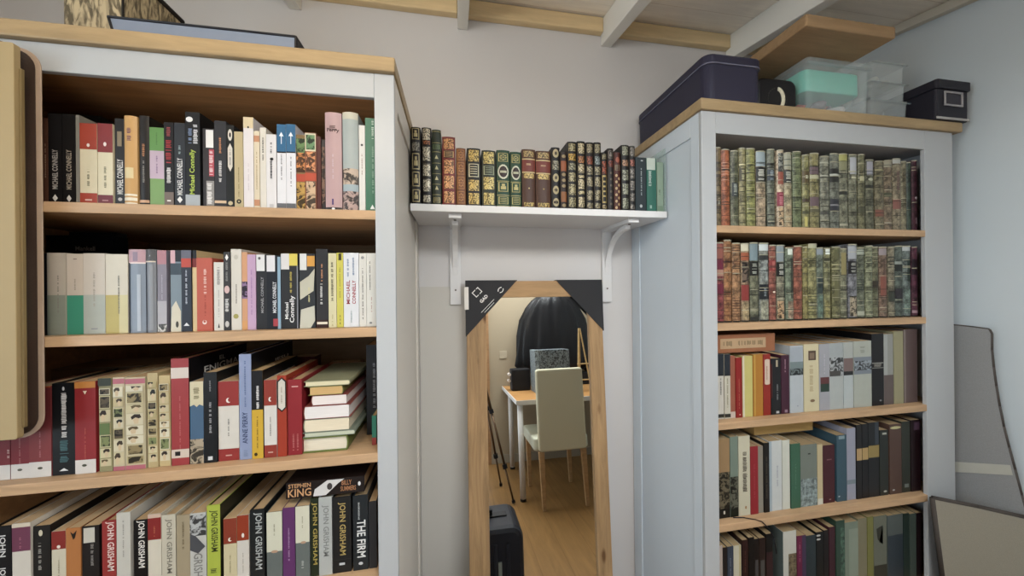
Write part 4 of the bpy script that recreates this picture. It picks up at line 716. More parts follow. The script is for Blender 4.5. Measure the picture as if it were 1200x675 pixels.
R3 = [
 (838, 841.2, 413, 'narrow purple-footed book', '#cfc4bc', [('b', 0, .45, '#5c2850')]),
 (841.6, 848.6, 415, 'navy-topped white paperback', '#d2ccbc', [('b', .68, 1, '#2a3038'), ('b', .665, .68, '#111'), ('m', .5, .25, .25, '#666'), ('b', .02, .075, '#34342c')]),
 (849, 856, 415, 'matching navy-topped white paperback', '#cfc6b0', [('b', .68, 1, '#2a3038'), ('b', .665, .68, '#111'), ('m', .4, .45, .25, '#8c8468'), ('b', .02, .075, '#34342c')]),
 (856.4, 862.2, 417, 'salmon thin book', '#a85c42', [('b', 0, .1, '#d0bcac')]),
 (862.4, 869.6, 419, 'scarlet paperback', '#a4201c', [('m', .4, .5, .14, '#d07860'), ('o', .6, .05, .12, .01, '#e0c0b0')]),
 (870, 882, 417, 'pale yellow book with cream edge', '#cdbf68', [('r', 0, .2, 0, 1, '#dccfae')]),
 (882.4, 894, 415, 'ochre orange hardback', '#c07c24', [('r', .1, .25, .0, 1, '#cf9c3c')]),
 (894.4, 903, 415, 'red paperback with rounded cream label', '#a8281c', [('r', .2, .9, .52, .9, '#dcc4ac'), ('o', .55, .52, .35, .02, '#dcc4ac'), ('o', .55, .9, .35, .02, '#dcc4ac'), ('m', .7, .24, .16, '#a8583c')]),
 (903.6, 915.2, 420, 'charcoal paperback with grey title', '#222225', [('m', .4, .28, .2, '#888', .65), ('r', .5, .7, .85, .97, '#b8a888'), ('r', .5, .8, .02, .06, '#bbb'), ('r', 0, .12, .3, .9, '#5c2420')]),
 (915.6, 925, 416, 'plum paperback', '#4c2036', [('m', .82, .22, .16, '#b88c9c', .5), ('r', .4, .75, .02, .07, '#a08494')]),
 (925.6, 941.2, 405, 'white hardback with grey photo band', '#b9c0c4', [('b', .62, .76, '#7c8c8c'), ('bp', .56, .66, '#6c7878'), ('b', .76, .98, '#a8b0b8'), ('o', .55, .1, .05, .006, '#889')], dict(d=.19)),
 (941.8, 959.4, 403, 'cream hardback with brown square', '#d8cba0', [('r', .3, .8, .76, .9, '#5c4434'), ('r', .38, .7, .78, .87, '#8c745c'), ('m', .5, .4, .3, '#c0ac80', .5), ('o', .55, .16, .16, .022, '#8c6c4c')], dict(d=.19)),
 (959.8, 972, 403, 'lilac white hardback, dark garden label', '#a9a8ae', [('r', .1, .95, .28, .4, '#2c4438'), ('r', .1, .95, .4, .5, '#6c3838'), ('m', .7, .3, .12, '#c0bcc8')], dict(d=.2)),
 (972.4, 988.4, 402, 'silver-white hardback with wave photo', '#b4bab6', [('bp', .50, .78, '#a0a4a4'), ('b', .78, 1, '#aab0b0'), ('r', .0, .8, .5, .58, '#4c4844')], dict(d=.2)),
 (988.8, 1000, 401, 'white hardback with rosy photo band', '#bcc4c2', [('b', .56, .76, '#846c68'), ('b', .5, .56, '#2c2c2c'), ('b', .77, 1, '#b4b8b0')], dict(d=.2)),
 (1000.4, 1021.2, 399.5, 'wide cream hardback with heron photo', '#b4b8aa', [('b', .5, .76, '#848e98'), ('bp', .56, .7, '#8c969c'), ('m', .87, .1, .3, '#9ca090')], dict(d=.2)),
 (1021.8, 1035.8, 391, 'tall black hardback', '#1e1c20', [('b', .585, .6, '#8c8c84'), ('b', .52, .53, '#8c8c84'), ('m', .56, .04, .7, '#9c988c'), ('o', .7, .07, .1, .012, '#999')], dict(d=.24)),
 (1036.4, 1047.6, 391.5, 'silver hardback with mauve foot', '#9c9e96', [('b', 0, .42, '#6c5c58'), ('r', .0, .4, .42, 1, '#aeb2ac')], dict(d=.24)),
 (1048, 1059, 388, 'olive cream tall hardback', '#a39c74', [], dict(d=.24)),
 (1060, 1076, 386, 'wide mauve-brown hardback at the end', '#6c5654', [('r', 0, .15, 0, 1, '#8c7c74')], dict(d=.24)),
]
TONE[:] = [.16, .9]
row(R3, RY+.012, RZ[2], 'right case third shelf', 'books on the right bookcase third shelf', .13, hard=False)
lying(839, 908, 391.5, 412.5, RY+.014, .12, '#a8663e', [('r', .22, .78, .07, .84, '#c4a074'), ('m', .2, .16, .3, '#8c7450'), ('m', .52, .3, .3, '#8c7450'), ('m', .75, .1, .3, '#8c7450')],
      'terracotta book with a cream label lying flat on the paperbacks, right case third shelf', hard=True)
R4 = [
 (840, 855.6, 515, 'tan and dark landscape hardback', '#a88458', [('bp', .12, .58, '#6c6048'), ('b', 0, .12, '#1c1814'), ('r', .0, .1, .12, 1, '#8c7c5c'), ('r', .5, .62, .05, .09, '#d8d0c0')], dict(d=.18)),
 (856, 865.2, 512, 'pale green photo hardback', '#7c8c7c', [('bp', .1, .5, '#5c5c4c'), ('b', 0, .1, '#1c2418')], dict(d=.18)),
 (865.6, 879, 511, 'cream book with vertical dark lettering', '#cfc7a8', [('m', .55, .5, .42, '#4c3c34', .55), ('o', .6, .1, .08, .02, '#a87c4c')], dict(d=.18)),
 (879.4, 888.4, 523, 'bright red book', '#a8242c', [('m', .5, .5, .1, '#c04c54')]),
 (888.8, 894.8, 523, 'grey cream slim book', '#948c7c', []),
 (895.2, 901.6, 519, 'black-brown slim book', '#221c18', [('m', .5, .6, .3, '#5c5040')]),
 (902, 916.8, 517, 'thick white hardback', '#cdd0cc', [('r', .0, .2, 0, 1, '#a8b8c0'), ('m', .5, .3, .14, '#a8a8b4', .65)], dict(d=.17)),
 (917.2, 926, 516, 'slimmer white hardback', '#d4d4c4', [], dict(d=.17)),
 (927, 938, 520, 'leaf green book', '#3c6c50', [('m', .5, .4, .1, '#5c8c70')], dict(d=.17)),
 (938.4, 957.8, 521, 'wide misty photo-covered book', '#7c8478', [('r', 0, 1, 0, .45, '#8c9c98', 'mottle'), ('r', .45, .6, .84, .86, '#2c2c28')], dict(d=.17)),
 (958.2, 964.4, 521, 'cream slim book', '#d0bc8c', [('b', 0, .1, '#d8d4c0')]),
 (964.8, 979, 522, 'burgundy hardback', '#511a24', [('r', .35, .75, .74, .76, '#8c5c60'), ('o', .6, .06, .1, .01, '#a88')], dict(d=.17)),
 (981, 992.6, 510, 'teal-blue hardback', '#3c5c6c', [('r', .2, .8, .94, .99, '#8ca4ac'), ('o', .2, .08, .1, .01, '#c0c8cc')], dict(d=.2)),
 (993.2, 1003.6, 502, 'lavender white hardback', '#a2a4b6', [('b', .22, .28, '#7c8c94')], dict(d=.22)),
 (1004, 1010.2, 498, 'brown-black book with gold band', '#242024', [('b', .52, .68, '#c09c64')], dict(d=.22)),
 (1010.6, 1017.6, 497, 'black book with gold band', '#1e1c22', [('b', .52, .68, '#c09c5c')], dict(d=.22)),
 (1018, 1030.6, 495, 'wider black book with gold band', '#24262a', [('b', .53, .69, '#a08848'), ('r', .6, .95, .7, 1, '#3c444c')], dict(d=.22)),
 (1031.4, 1041.4, 504, 'dark grey-green hardback', '#2c302a', [('r', .3, .8, .93, .96, '#b8b8a8'), ('o', .6, .06, .2, .015, '#c0beb0')], dict(d=.22)),
 (1042.6, 1056.6, 497, 'dusty brown hardback', '#604438', [('o', .5, .95, .45, .02, '#cfc88c'), ('o', .3, .06, .1, .01, '#ccc')], dict(d=.22)),
 (1057, 1066.8, 494, 'dark olive-grey hardback', '#34382f', [('r', .3, .8, .07, .12, '#7c847c')], dict(d=.22)),
 (1067.4, 1078.6, 492, 'dark burgundy hardback at the end', '#2c141a', [('r', .3, .9, .86, .97, '#54384c')], dict(d=.22)),
]
row(R4, RY+.012, RZ[3], 'right case fourth shelf', 'books on the right bookcase fourth shelf', .13, pagecol='#a08a68')
# book lying on the fourth row with its page edges forward
_a = P(884, 517, RY+.05); _b = P(953, 517, RY+.05); _zt = P(918, 500, RY+.05).z; _zb = P(909, 515.8, RY+.012).z+.0008; _zt = _zb+.040
c = make_book(_zt-_zb, _b.x-_a.x, .11, '#94846c', [], hard=False, pagecol='#b8975f')
c.matrix_basis = Matrix.Translation((_a.x, RY+.05+.11, _zb)) @ Matrix(((0, 0, 1), (0, -1, 0), (1, 0, 0))).to_4x4()
tag(c, uniq('tan-edged book lying flat above the red and white books, right case fourth shelf'), 'book')
R5 = [
 (840, 847, 640, 'pinkish white book', '#c8b4a8', []),
 (847.6, 852.6, 642, 'narrow dark brown book', '#2c2426', []),
 (853, 860, 641, 'slate blue book', '#3c4658', [('m', .7, .3, .2, '#7c8494')]),
 (860.4, 869.4, 640, 'cream-white book', '#cfc8ac', [('r', .7, .95, 0, 1, '#c0b080')]),
 (870, 877, 633, 'dark red-brown book', '#3c1c1a', [('m', .7, .3, .2, '#6c3c34')]),
 (877.4, 884, 630, 'slim black book', '#141214', []),
 (884.4, 890, 632, 'black book with grey foot', '#1c1414', [('b', 0, .65, '#2c2420'), ('r', .2, .8, .3, .7, '#4c4848')]),
 (890.4, 898, 631, 'brown-black book, grey foot', '#34201c', [('r', .2, .8, .3, .68, '#54504c')]),
 (898.4, 906, 626, 'black book with red-brown patch', '#161616', [('b', .3, .75, '#3c2024')]),
 (918.4, 934, 623, 'white hardback, grey cover', '#cfcdbf', [('r', .4, 1, 0, .68, '#7c6c50', 'mottle')], dict(d=.17, side='#64706c')),
 (934.6, 945, 628, 'magenta and violet book', '#7c2048', [('r', .55, 1, 0, 1, '#4c3858'), ('m', .75, .3, .16, '#b85c80', .3)], dict(d=.17)),
 (945.4, 957, 628, 'slate hardback', '#2c3a40', [], dict(d=.17)),
 (957.4, 966, 624, 'black book with white marks', '#161818', [('o', .3, .95, .3, .015, '#c8c8c0'), ('o', .3, .89, .3, .015, '#c8c8c0')], dict(d=.17)),
 (966.4, 972, 622, 'narrow brown-black book', '#1f1618', [], dict(d=.17)),
 (972.4, 979.4, 618, 'dark wine book', '#481c28', [], dict(d=.19)),
 (979.8, 989.8, 610, 'deep green hardback', '#34503f', [('r', .5, 1, .2, .9, '#4c6c58', 'mottle')], dict(d=.2)),
 (990.4, 1005.8, 612, 'wide pale grey-green hardback', '#82907c', [('r', .3, 1, .2, .9, '#94a08c')], dict(d=.2)),
 (1006.2, 1016.8, 608, 'beige hardback', '#8c8462', [], dict(d=.2)),
 (1017.2, 1024.2, 606, 'slim yellow-olive hardback', '#86823c', [], dict(d=.2)),
 (1024.6, 1039.8, 605, 'grey-olive hardback with dark figure', '#747764', [('p', [(.2, .82), (.7, .86), (.6, .74), (.4, .62), (.7, .58), (.3, .66)], '#3c3a2c'), ('b', 0, .28, '#3c3828')], dict(d=.2)),
 (1040.2, 1049, 604, 'mid grey hardback', '#5c6560', [('b', 0, .7, '#34404a')], dict(d=.2)),
 (1049.4, 1059, 603, 'blue-grey hardback', '#5c6460', [('b', 0, .7, '#303c44')], dict(d=.2)),
 (1059.4, 1066, 602, 'slim bottle green hardback', '#26382f', [], dict(d=.2)),
 (1066.4, 1073.6, 602, 'grey-green narrow hardback', '#4a584f', [], dict(d=.2)),
 (1074, 1080.6, 601, 'near-black hardback at the end', '#2a1a1e', [], dict(d=.2)),
]
row(R5, RY+.012, RZ[4], 'right case bottom row', 'books on the right bookcase bottom row', .14, pagecol='#a08a66')

# thin black cord over the shelf edge
bm = bmesh.new(); _k = [Vector((P(862, 601, RY).x, RY+.009, RZ[3]+.0022)), Vector((P(872, 600, RY).x, RY+.004, RZ[3]+.0022)), Vector((P(882, 600, RY).x, RY-.012, RZ[3]+.0022)),
    Vector((P(888, 605, RY).x, RY-.0145, RZ[3]-.004)), Vector((P(892, 612, RY).x, RY-.0145, RZ[3]-.016)), Vector((P(896, 624, RY).x, RY-.0145, RZ[3]-.030)), Vector((P(902, 636, RY).x, RY-.0145, RZ[3]-.060)), Vector((P(905, 655, RY).x, RY-.0145, RZ[3]-.11))]
for a, b in zip(_k, _k[1:]): tube(bm, a, b, .0015, seg=8)
tag(finish(bm, 'power_cord', mat('#17151a'), None, 0, True), 'thin black cord hanging over the fourth shelf edge of the right bookcase', 'cord')
# ------------------------------------------------------------------ wall shelf
t = thing('wall_shelf', 'white wall shelf between the two bookcases, carrying gilt leather books', 'shelf')
WM = mat('#dad9d8', .35, 'paint')
bm = bmesh.new(); bx(bm, LX1+.001, RX0-.001, MY, D, zms-.0225, zms); finish(bm, 'shelf_board', WM, t, .0015)
def bracket(px, nm):
    xc = P(px, 300, D).x; bm = bmesh.new(); zt = zms-.023
    bx(bm, xc-.02, xc+.02, D-.014, D, zt-.30, zt)                       # upright
    bx(bm, xc-.02, xc+.02, MY+.02, D-.014, zt-.014, zt)                 # arm
    pts = []                                                            # curved brace
    for i in range(9):
        a = pi/2*i/8; pts.append((D-.014-.15*(1-cos(a))-.0, zt-.165+.151*sin(a)))
    for i in range(9):
        a = pi/2*(8-i)/8; pts.append((D-.014-.15*(1-cos(a))*1.0-.022*sin(a)*0-.018, zt-.165+.151*sin(a)-.016*(1 if i < 8 else 0)))
    prism(bm, [(D-.014, zt-.19)]+[(D-.014-.17*(1-cos(pi/2*i/8)), zt-.014-.15*(1-sin(pi/2*i/8))) for i in range(9)]+[(D-.184, zt-.030)]+[(D-.014-.15*(1-cos(pi/2*(7-i)/8)), zt-.032-.158*(1-sin(pi/2*(7-i)/8))) for i in range(7)], xc-.010, xc+.010, axis='X')
    b = finish(bm, 'shelf_bracket', WM, t, .001)
    for y, z in ((D-.0145, zt-.245), ):
        bm = bmesh.new(); tube(bm, (xc, y, z), (xc, y-.002, z), .0035); finish(bm, 'screw', mat('#6c6660', .4, 'plain', .8), b)
    bm = bmesh.new(); tube(bm, (xc, MY+.05, zt-.014), (xc, MY+.05, zt-.017), .0045); finish(bm, 'screw', mat('#6c6660', .4, 'plain', .8), b)
bracket(533.5, 1); bracket(709.5, 2)
# clear acrylic bookend at the right end
xe = min(P(780.6, 250, MY+.02).x, RX0-.003)
bm = bmesh.new(); bx(bm, xe-.001, xe+.0005, MY+.004, MY+.12, zms+.0005, P(780, 176, MY+.02).z)
tag(finish(bm, 'bookend', mat('#c4dcd4', .1, 'clear')), 'clear bookend right of the pale green paperback, white wall shelf', 'bookend')
# plain board on the wall behind the mirror, ending just above it
bm = bmesh.new(); bx(bm, LX1+.002, P(545, 336, D).x+.01, D-.004, D, 0, P(520, 336, D).z)
tag(finish(bm, 'wall_panel', mat('#c6c2ba', .6, 'paint')), 'thin white wall panel left of the mirror, beneath the white shelf', 'panel')

# ------------------------------------------------------------------ leaning mirror
TL = radians(4.2); MWID = .54
mtop = P(624, 329.5, 1.262); ML = (mtop.z-.002)/cos(TL)
xl = P(546.2, 333, 1.262).x; xr = P(702.6, 333, 1.262).x; MWID = xr-xl
mir = thing('floor_mirror', 'tall mirror in a rustic knotty oak frame leaning on the wall', 'mirror', (xl, 1.262+mtop.z*tan(TL)*-1, .002), rot=(-TL, 0, 0))
RU = mat('#a48560', .55, 'rustic'); fw = .072; th = .022
# local: x across, z up along the mirror, y depth: y=0 front of glass, negative towards the room
for nm, a, b, c, d in (('frame_stile', 0, fw, 0, ML), ('frame_stile', MWID-fw*.78, MWID, 0, ML), ('frame_rail', fw, MWID-fw*.78, ML-.062, ML), ('frame_rail', fw, MWID-fw*.78, 0, .062)):
    bm = bmesh.new(); bx(bm, a, b, -.012, .012, c, d); finish(bm, nm, RU if nm == 'frame_stile' else mat('#ac8a62', .55, 'oak'), mir, .002)
gm = bpy.data.materials.new('mirror_glass'); gm.use_nodes = True; g = gm.node_tree.nodes['Principled BSDF']
g.inputs['Metallic'].default_value = 1; g.inputs['Roughness'].default_value = .0; g.inputs['Base Color'].default_value = (.88, .89, .87, 1)
bm = bmesh.new(); bx(bm, fw-.006, MWID-fw*.78+.006, 0, .004, .056, ML-.056); finish(bm, 'mirror_glass', gm, mir)
bm = bmesh.new(); bx(bm, .004, MWID-.004, .0125, .016, .004, ML-.004); finish(bm, 'backing_board', mat('#7c6448'), mir)
CM = mat('#2d2d2f', .7, 'felt')
def corner(side):
    a = .195 if side < 0 else .19; X = -.003 if side < 0 else MWID+.003; s = 1 if side < 0 else -1
    bm = bmesh.new(); prism(bm, [(X, ML+.003), (X+s*a, ML+.003), (X, ML+.003-a*1.06)], -.0155, -.0125, axis='Y')
    prism(bm, [(X, ML+.003), (X+s*a, ML+.003), (X+s*a, ML+.0005), (X, ML+.0005)], -.0125, .016, axis='Y')
    prism(bm, [(X, ML+.003), (X, ML+.003-a*1.06), (X+s*.0025, ML+.003-a*1.06), (X+s*.0025, ML+.003)], -.0125, .016, axis='Y')
    return finish(bm, 'corner_protector', CM, mir)
cL = corner(-1); corner(1)
cL['label'] = 'black cardboard corner printed with a white logo'
def diag(cx, cz, rot=45):
    c_, s_ = cos(radians(rot)), sin(radians(rot))
    return lambda u, v: (cx+u*c_-v*s_, -.0158, cz+u*s_+v*c_)
WL = mat('#e4e2de', .5)
pl_ = diag(.064, ML-.066)
put_text('GAD', pl_, .036, .013, WL, 'brand_lettering', cL, .03)
bm = bmesh.new(); _p = diag(.040, ML-.042); pl_ = lambda u, v: _p(u*.72, v*.72)
for (u0, u1, v0, v1) in ((-.022, .002, .014, .018), (-.022, -.018, -.016, .014), (.008, .022, .014, .018), (.018, .022, -.016, .014), (-.018, -.004, -.016, -.012), (.004, .018, -.016, -.012)):
    bm.faces.new([bm.verts.new(pl_(*q)) for q in ((u0, v0), (u1, v0), (u1, v1), (u0, v1))])
finish_flat(bm, 'logo', WL, cL)
bm = bmesh.new()
for k, (u0, u1) in enumerate(((-.034, .034), (-.026, .026))):
    pl_ = diag(.078+.006*k, ML-.093-.006*k)
    bm.faces.new([bm.verts.new(pl_(*q)) for q in ((u0, -.0008), (u1, -.0008), (u1, .0008), (u0, .0008))])
pl_ = diag(.128, ML-.034)
for j in range(2):
    for i in range(9):
        a0 = radians(30+j*180+i*15); a1 = a0+radians(15); r0, r1 = .007, .010
        bm.faces.new([bm.verts.new(pl_(r*cos(q)*1.25, r*sin(q))) for r, q in ((r0, a0), (r1, a0), (r1, a1), (r0, a1))])
finish_flat(bm, 'logo', WL, cL)
bm = bmesh.new(); bx(bm, -.0075, .008, -.0172, -.0158, ML-.105, ML-.022); finish(bm, 'sticker', mat('#d8d4cc', .5), mir)

# ------------------------------------------------------------------ panel hanging at the left edge
e = thing('padded_panel', 'tall cream panel with rounded dark brown body hanging before the left bookcase', 'panel', (0, 0, 0))
x1 = P(43, 300, .795).x; zt = P(8, 50, .77).z; zb = P(8, 513, .77).z; x0 = x1-.30
bm = bmesh.new(); prism(bm, rrect(x0, x1, zb-.006, zt+.004, .034, 7), .768, .7975, axis='Y'); finish(bm, 'panel_body', mat('#3c2e26', .6, 'felt'), e, .003)
bm = bmesh.new(); prism(bm, rrect(x0-.004, x1+.008, zb-.012, zt+.010, .040, 7), .7965, .7985, axis='Y'); finish(bm, 'back_rim', mat('#b09a86', .5), e, .0006)
bm = bmesh.new(); prism(bm, rrect(x0+.008, P(18, 300, .757).x, zb, zt-.006, .004, 2), .757, .7675, axis='Y'); finish(bm, 'front_board', mat('#a08c66', .6, 'paint'), e, .001)
bm = bmesh.new(); bx(bm, P(24, 300, .763).x, P(27, 300, .763).x, .763, .7675, zb+.02, zt-.05); finish(bm, 'edge_strip', mat('#7c6a48', .5), e)
bm = bmesh.new(); bx(bm, x0+.1, x0+.13, .7985, .8, zt-.06, zt+.0); finish(bm, 'hanger', mat('#4c4c4c', .4, 'plain', .8), e)

# ------------------------------------------------------------------ things on the left bookcase
zl = H+.522
# shallow black-rimmed tray
t = thing('serving_tray', 'shallow black-rimmed tray with bluish sides on top of the left bookcase', 'tray', (0, 0, zl))
Yt = .845; xa = P(137, 30, Yt).x; xb = P(346, 52, Yt).x; hh = P(240, 33, Yt).z-zl; dp = .17
def frus(bm, o, z0, z1, x0, x1, y0, y1, mi=0):
    q = [bm.verts.new(v) for v in ((x0, y0, z0), (x1, y0, z0), (x1, y1, z0), (x0, y1, z0), (x0-o, y0-o*.3, z1), (x1+o*.2, y0-o*.3, z1), (x1+o*.2, y1+o*.3, z1), (x0-o, y1+o*.3, z1))]
    for f in ((3, 2, 1, 0), (0, 1, 5, 4), (1, 2, 6, 5), (2, 3, 7, 6), (3, 0, 4, 7)): bm.faces.new([q[i] for i in f]).material_index = mi
    return q
bm = bmesh.new(); frus(bm, .012, .001, hh, xa, xb, Yt, Yt+dp); o = finish(bm, 'tray_body', mat('#7f8898', .35), t)
md = o.modifiers.new('s', 'SOLIDIFY'); md.thickness = .003
bm = bmesh.new()
for a, b in (((xa-.012, Yt-.004, hh), (xb+.003, Yt-.004, hh)), ((xb+.003, Yt-.004, hh), (xb+.003, Yt+dp+.004, hh)), ((xb+.003, Yt+dp+.004, hh), (xa-.012, Yt+dp+.004, hh)), ((xa-.012, Yt+dp+.004, hh), (xa-.012, Yt-.004, hh)), ((xa, Yt, .004), (xa-.012, Yt-.004, hh)), ((xb, Yt, .004), (xb+.003, Yt-.004, hh))):
    tube(bm, a, b, .0026, seg=8)
finish(bm, 'rim', mat('#1e1d20', .4), t)
bm = bmesh.new(); prism(bm, [(Yt+.0005, .001), (Yt+dp, .001), (Yt+dp+.003, hh), (Yt-.003, hh)], xb+.0025, xb+.006, axis='X'); finish(bm, 'end_board', mat('#1c1b1e', .5), t)
# straw box with black frame
Ys = .90; xc = P(144, 15, Ys).x; xw = P(75, 15, Ys).x; hz = .225; ds = .17
s = thing('straw_box', 'open-work straw lantern box with black edges behind the tray, left bookcase', 'lantern', (0, 0, zl))
SM = mat('#a8987a', .8, 'straw')
for nm, a in (('straw_panel', (xw, xc, Ys, Ys+.004)), ('straw_panel', (xw, xc, Ys+ds-.004, Ys+ds)), ('straw_panel', (xc-.004, xc, Ys+.004, Ys+ds-.004)), ('straw_panel', (xw, xw+.004, Ys+.004, Ys+ds-.004))):
    bm = bmesh.new(); bx(bm, *a, .002, hz-.002); finish(bm, nm, SM, s)
bm = bmesh.new()
for x in (xw, xc):
    for y in (Ys, Ys+ds):
        if not (x == xw and y == Ys): tube(bm, (x, y, .001), (x, y, hz), .0022, seg=8)
for y in (Ys, Ys+ds): tube(bm, (xw, y, hz), (xc, y, hz), .004, seg=8)
for x in (xw, xc): tube(bm, (x, Ys, hz), (x, Ys+ds, hz), .0065, seg=8)
finish(bm, 'frame', mat('#1c1714', .5), s)

# ------------------------------------------------------------------ things on the right bookcase
zr = H+.558
NV = '#2c2b3c'
def lidbox(name, label, x0, x1, y0, y1, h, lidh, r, m, cat='box', hnd=None):
    t = thing(name, label, cat, ((x0+x1)/2, (y0+y1)/2, zr))
    w2, d2 = (x1-x0)/2, (y1-y0)/2
    bm = bmesh.new(); prism(bm, rrect(-w2+.003, w2-.003, -d2+.003, d2-.003, r, 6), .001, h-lidh, axis='Z'); finish(bm, 'box_body', m, t, .002)
    bm = bmesh.new(); prism(bm, rrect(-w2, w2, -d2, d2, r+.002, 6), h-lidh, h, axis='Z'); finish(bm, 'lid', m, t, .006)
    bm = bmesh.new(); prism(bm, rrect(-w2-.0012, w2+.0012, -d2-.0012, d2+.0012, r+.003, 6), h-lidh-.0005, h-lidh+.0025, axis='Z'); finish(bm, 'lid_seam', mat('#6c6c7c', .4), t)
    return t
x0 = P(826, 112, .90).x+.003; x1 = P(895, 112, .90).x
lidbox('storage_box', 'long navy storage box with a rounded lid at the left end of the right bookcase', x0, x1, .897, D-.006, .150, .030, .028, mat(NV, .4))
bm = bmesh.new(); bx(bm, x0+.001, x0+.003, .92, 1.27, .02, .03); bm.free()
# black round case with a cream handle
xk0 = P(896.5, 110, .905).x; xk1 = P(944, 110, .905).x-.003
t = thing('round_case', 'black drum-shaped case with a curved cream handle beside the navy box', 'case', ((xk0+xk1)/2, .985, zr))
rk = (xk1-xk0)/2
bm = bmesh.new(); prism(bm, rrect(-rk, rk, .001, 2*rk*.78, rk*.36, 7), -.055, .16, axis='Y'); finish(bm, 'case_body', mat('#17171a', .5), t, .008)
bm = bmesh.new()
def ring(bm, c, R, r, a0, a1, n=16, sx=1, sz=1):
    p = None
    for i in range(n+1):
        a = radians(a0+(a1-a0)*i/n); q = Vector((c[0]+R*sx*cos(a), c[1], c[2]+R*sz*sin(a)))
        if p is not None: tube(bm, p, q, r, seg=8)
        p = q
ring(bm, (0, -.054, .05), .026, .0065, 250, 450, 16, .8, 1.25); finish(bm, 'handle', mat('#d9d2b8', .5), t, 0, True)
bm = bmesh.new(); ring(bm, (-.001, -.052, .05), .036, .0035, 0, 360, 24); finish(bm, 'ring', mat('#2c2b26', .5), t, 0, True)
# clear plastic box with turquoise tub and odds and ends
CL = mat('#dde5e4', .15, 'clear')
def clearbox(label, px0, px1, Yc, dp, z0, h, group, taper=.006, clips=True):
    a = P(px0, 110, Yc).x; b = P(px1, 110, Yc).x
    t = thing('plastic_container', label, 'container', ((a+b)/2, Yc+dp/2, z0), group); w2 = (b-a)/2; d2 = dp/2
    bm = bmesh.new(); p0 = rrect(-w2+taper, w2-taper, -d2+taper, d2-taper, .012, 4); p1 = rrect(-w2+.002, w2-.002, -d2+.002, d2-.002, .014, 4)
    A = [bm.verts.new((x, y, .001)) for x, y in p0]; B = [bm.verts.new((x, y, h*.9)) for x, y in p1]
    bm.faces.new(A[::-1]); n = len(A)
    for i in range(n): bm.faces.new((A[i], A[(i+1) % n], B[(i+1) % n], B[i]))
    finish(bm, 'container_body', CL, t)
    bm = bmesh.new(); prism(bm, rrect(-w2, w2, -d2, d2, .014, 4), h*.9, h-.0015, axis='Z'); finish(bm, 'lid', CL, t, .002)
    bm = bmesh.new(); bx(bm, -w2-.002, w2+.002, -d2-.003, -d2+.001, h*.86, h*.91); finish(bm, 'lid_rim', mat('#aebcbc', .2, 'clear'), t, .001)
    return t, a, b
h1 = .185
t1, a1, b1 = clearbox('large clear plastic box holding a turquoise tub, under the wooden plank', 947, 1021, .905, .26, zr, h1, None)
bm = bmesh.new(); prism(bm, rrect(a1+.012, b1-.014, .925, 1.14, .02, 5), .085, .158, axis='Z')
o = finish(bm, 'storage_tub', mat('#5cc0aa', .4), None, .004); o.location = (0, 0, zr); tag(o, 'turquoise tub inside the large clear box on the right bookcase', 'tub')
def lumps(seed, n, x0, x1, y0, y1, z0, z1, cols, name, label, cat, sm=.024):
    """soft crumpled bits"""
    r = random.Random(seed); bm = bmesh.new()
    for k in range(n):
        c = Vector((r.uniform(x0, x1), r.uniform(y0, y1), r.uniform(z0, z1))); s = r.uniform(sm*.65, sm)
        q = bmesh.ops.create_icosphere(bm, subdivisions=2, radius=s)
        for v in q['verts']: v.co = c+Vector((v.co.x*r.uniform(1.1, 1.3), v.co.y*1.4, v.co.z*.8))*(1+.25*math.sin(v.co.x*300+k)*math.cos(v.co.z*260))
        mi = r.randrange(len(cols))
        for f in {f for v in q['verts'] for f in v.link_faces}: f.material_index = mi
    o = finish(bm, name, [mat(c, .6) for c in cols], None, 0, True); tag(o, label, cat); o['kind'] = 'stuff'; return o
lumps(3, 18, a1+.040, b1-.040, .945, 1.08, zr+.026, zr+.060, ['#b0685c', '#8c8484', '#b9b4b0', '#5c5458'], 'packed_oddments', 'crumpled pink and grey oddments at the bottom of the large clear box', 'oddments')
zz = zr
for k, (hk, px0, px1, lb) in enumerate(((.078, 1021, 1066, 'lowest of the three small clear containers on the right bookcase'), (.062, 1021, 1064, 'middle of the three small clear containers on the right bookcase'), (.068, 1022, 1063, 'topmost of the three small clear containers on the right bookcase'))):
    tt, aa, bb = clearbox(lb, px0, px1, .915, .15, zz, hk, 'small clear containers on the right bookcase', .005)
    lumps(20+k, 5, aa+.03, bb-.03, .95, 1.02, zz+.018, zz+.030, [['#b86c58', '#a8a8a0'], ['#3c3c3c', '#b0aca0'], ['#3c3a38', '#c0bcb0']][k], 'packed_oddments', ['reddish and grey bits inside the lowest small clear container', 'dark and pale bits inside the middle small clear container', 'dark bits inside the topmost small clear container'][k], 'oddments', .013)
    zz += hk
# wooden plank lying on the boxes
pa = P(945, 24, .80).x; pb = P(1050, 40, .80).x
o = box('wooden_plank', pa, pb, .80, 1.22, zr+h1+.0005, zr+h1+.0355, mat('#9a7d5c', .5, 'oak'), None, .004)
tag(o, 'thick oak-coloured plank lying on the large clear box, right bookcase', 'plank')
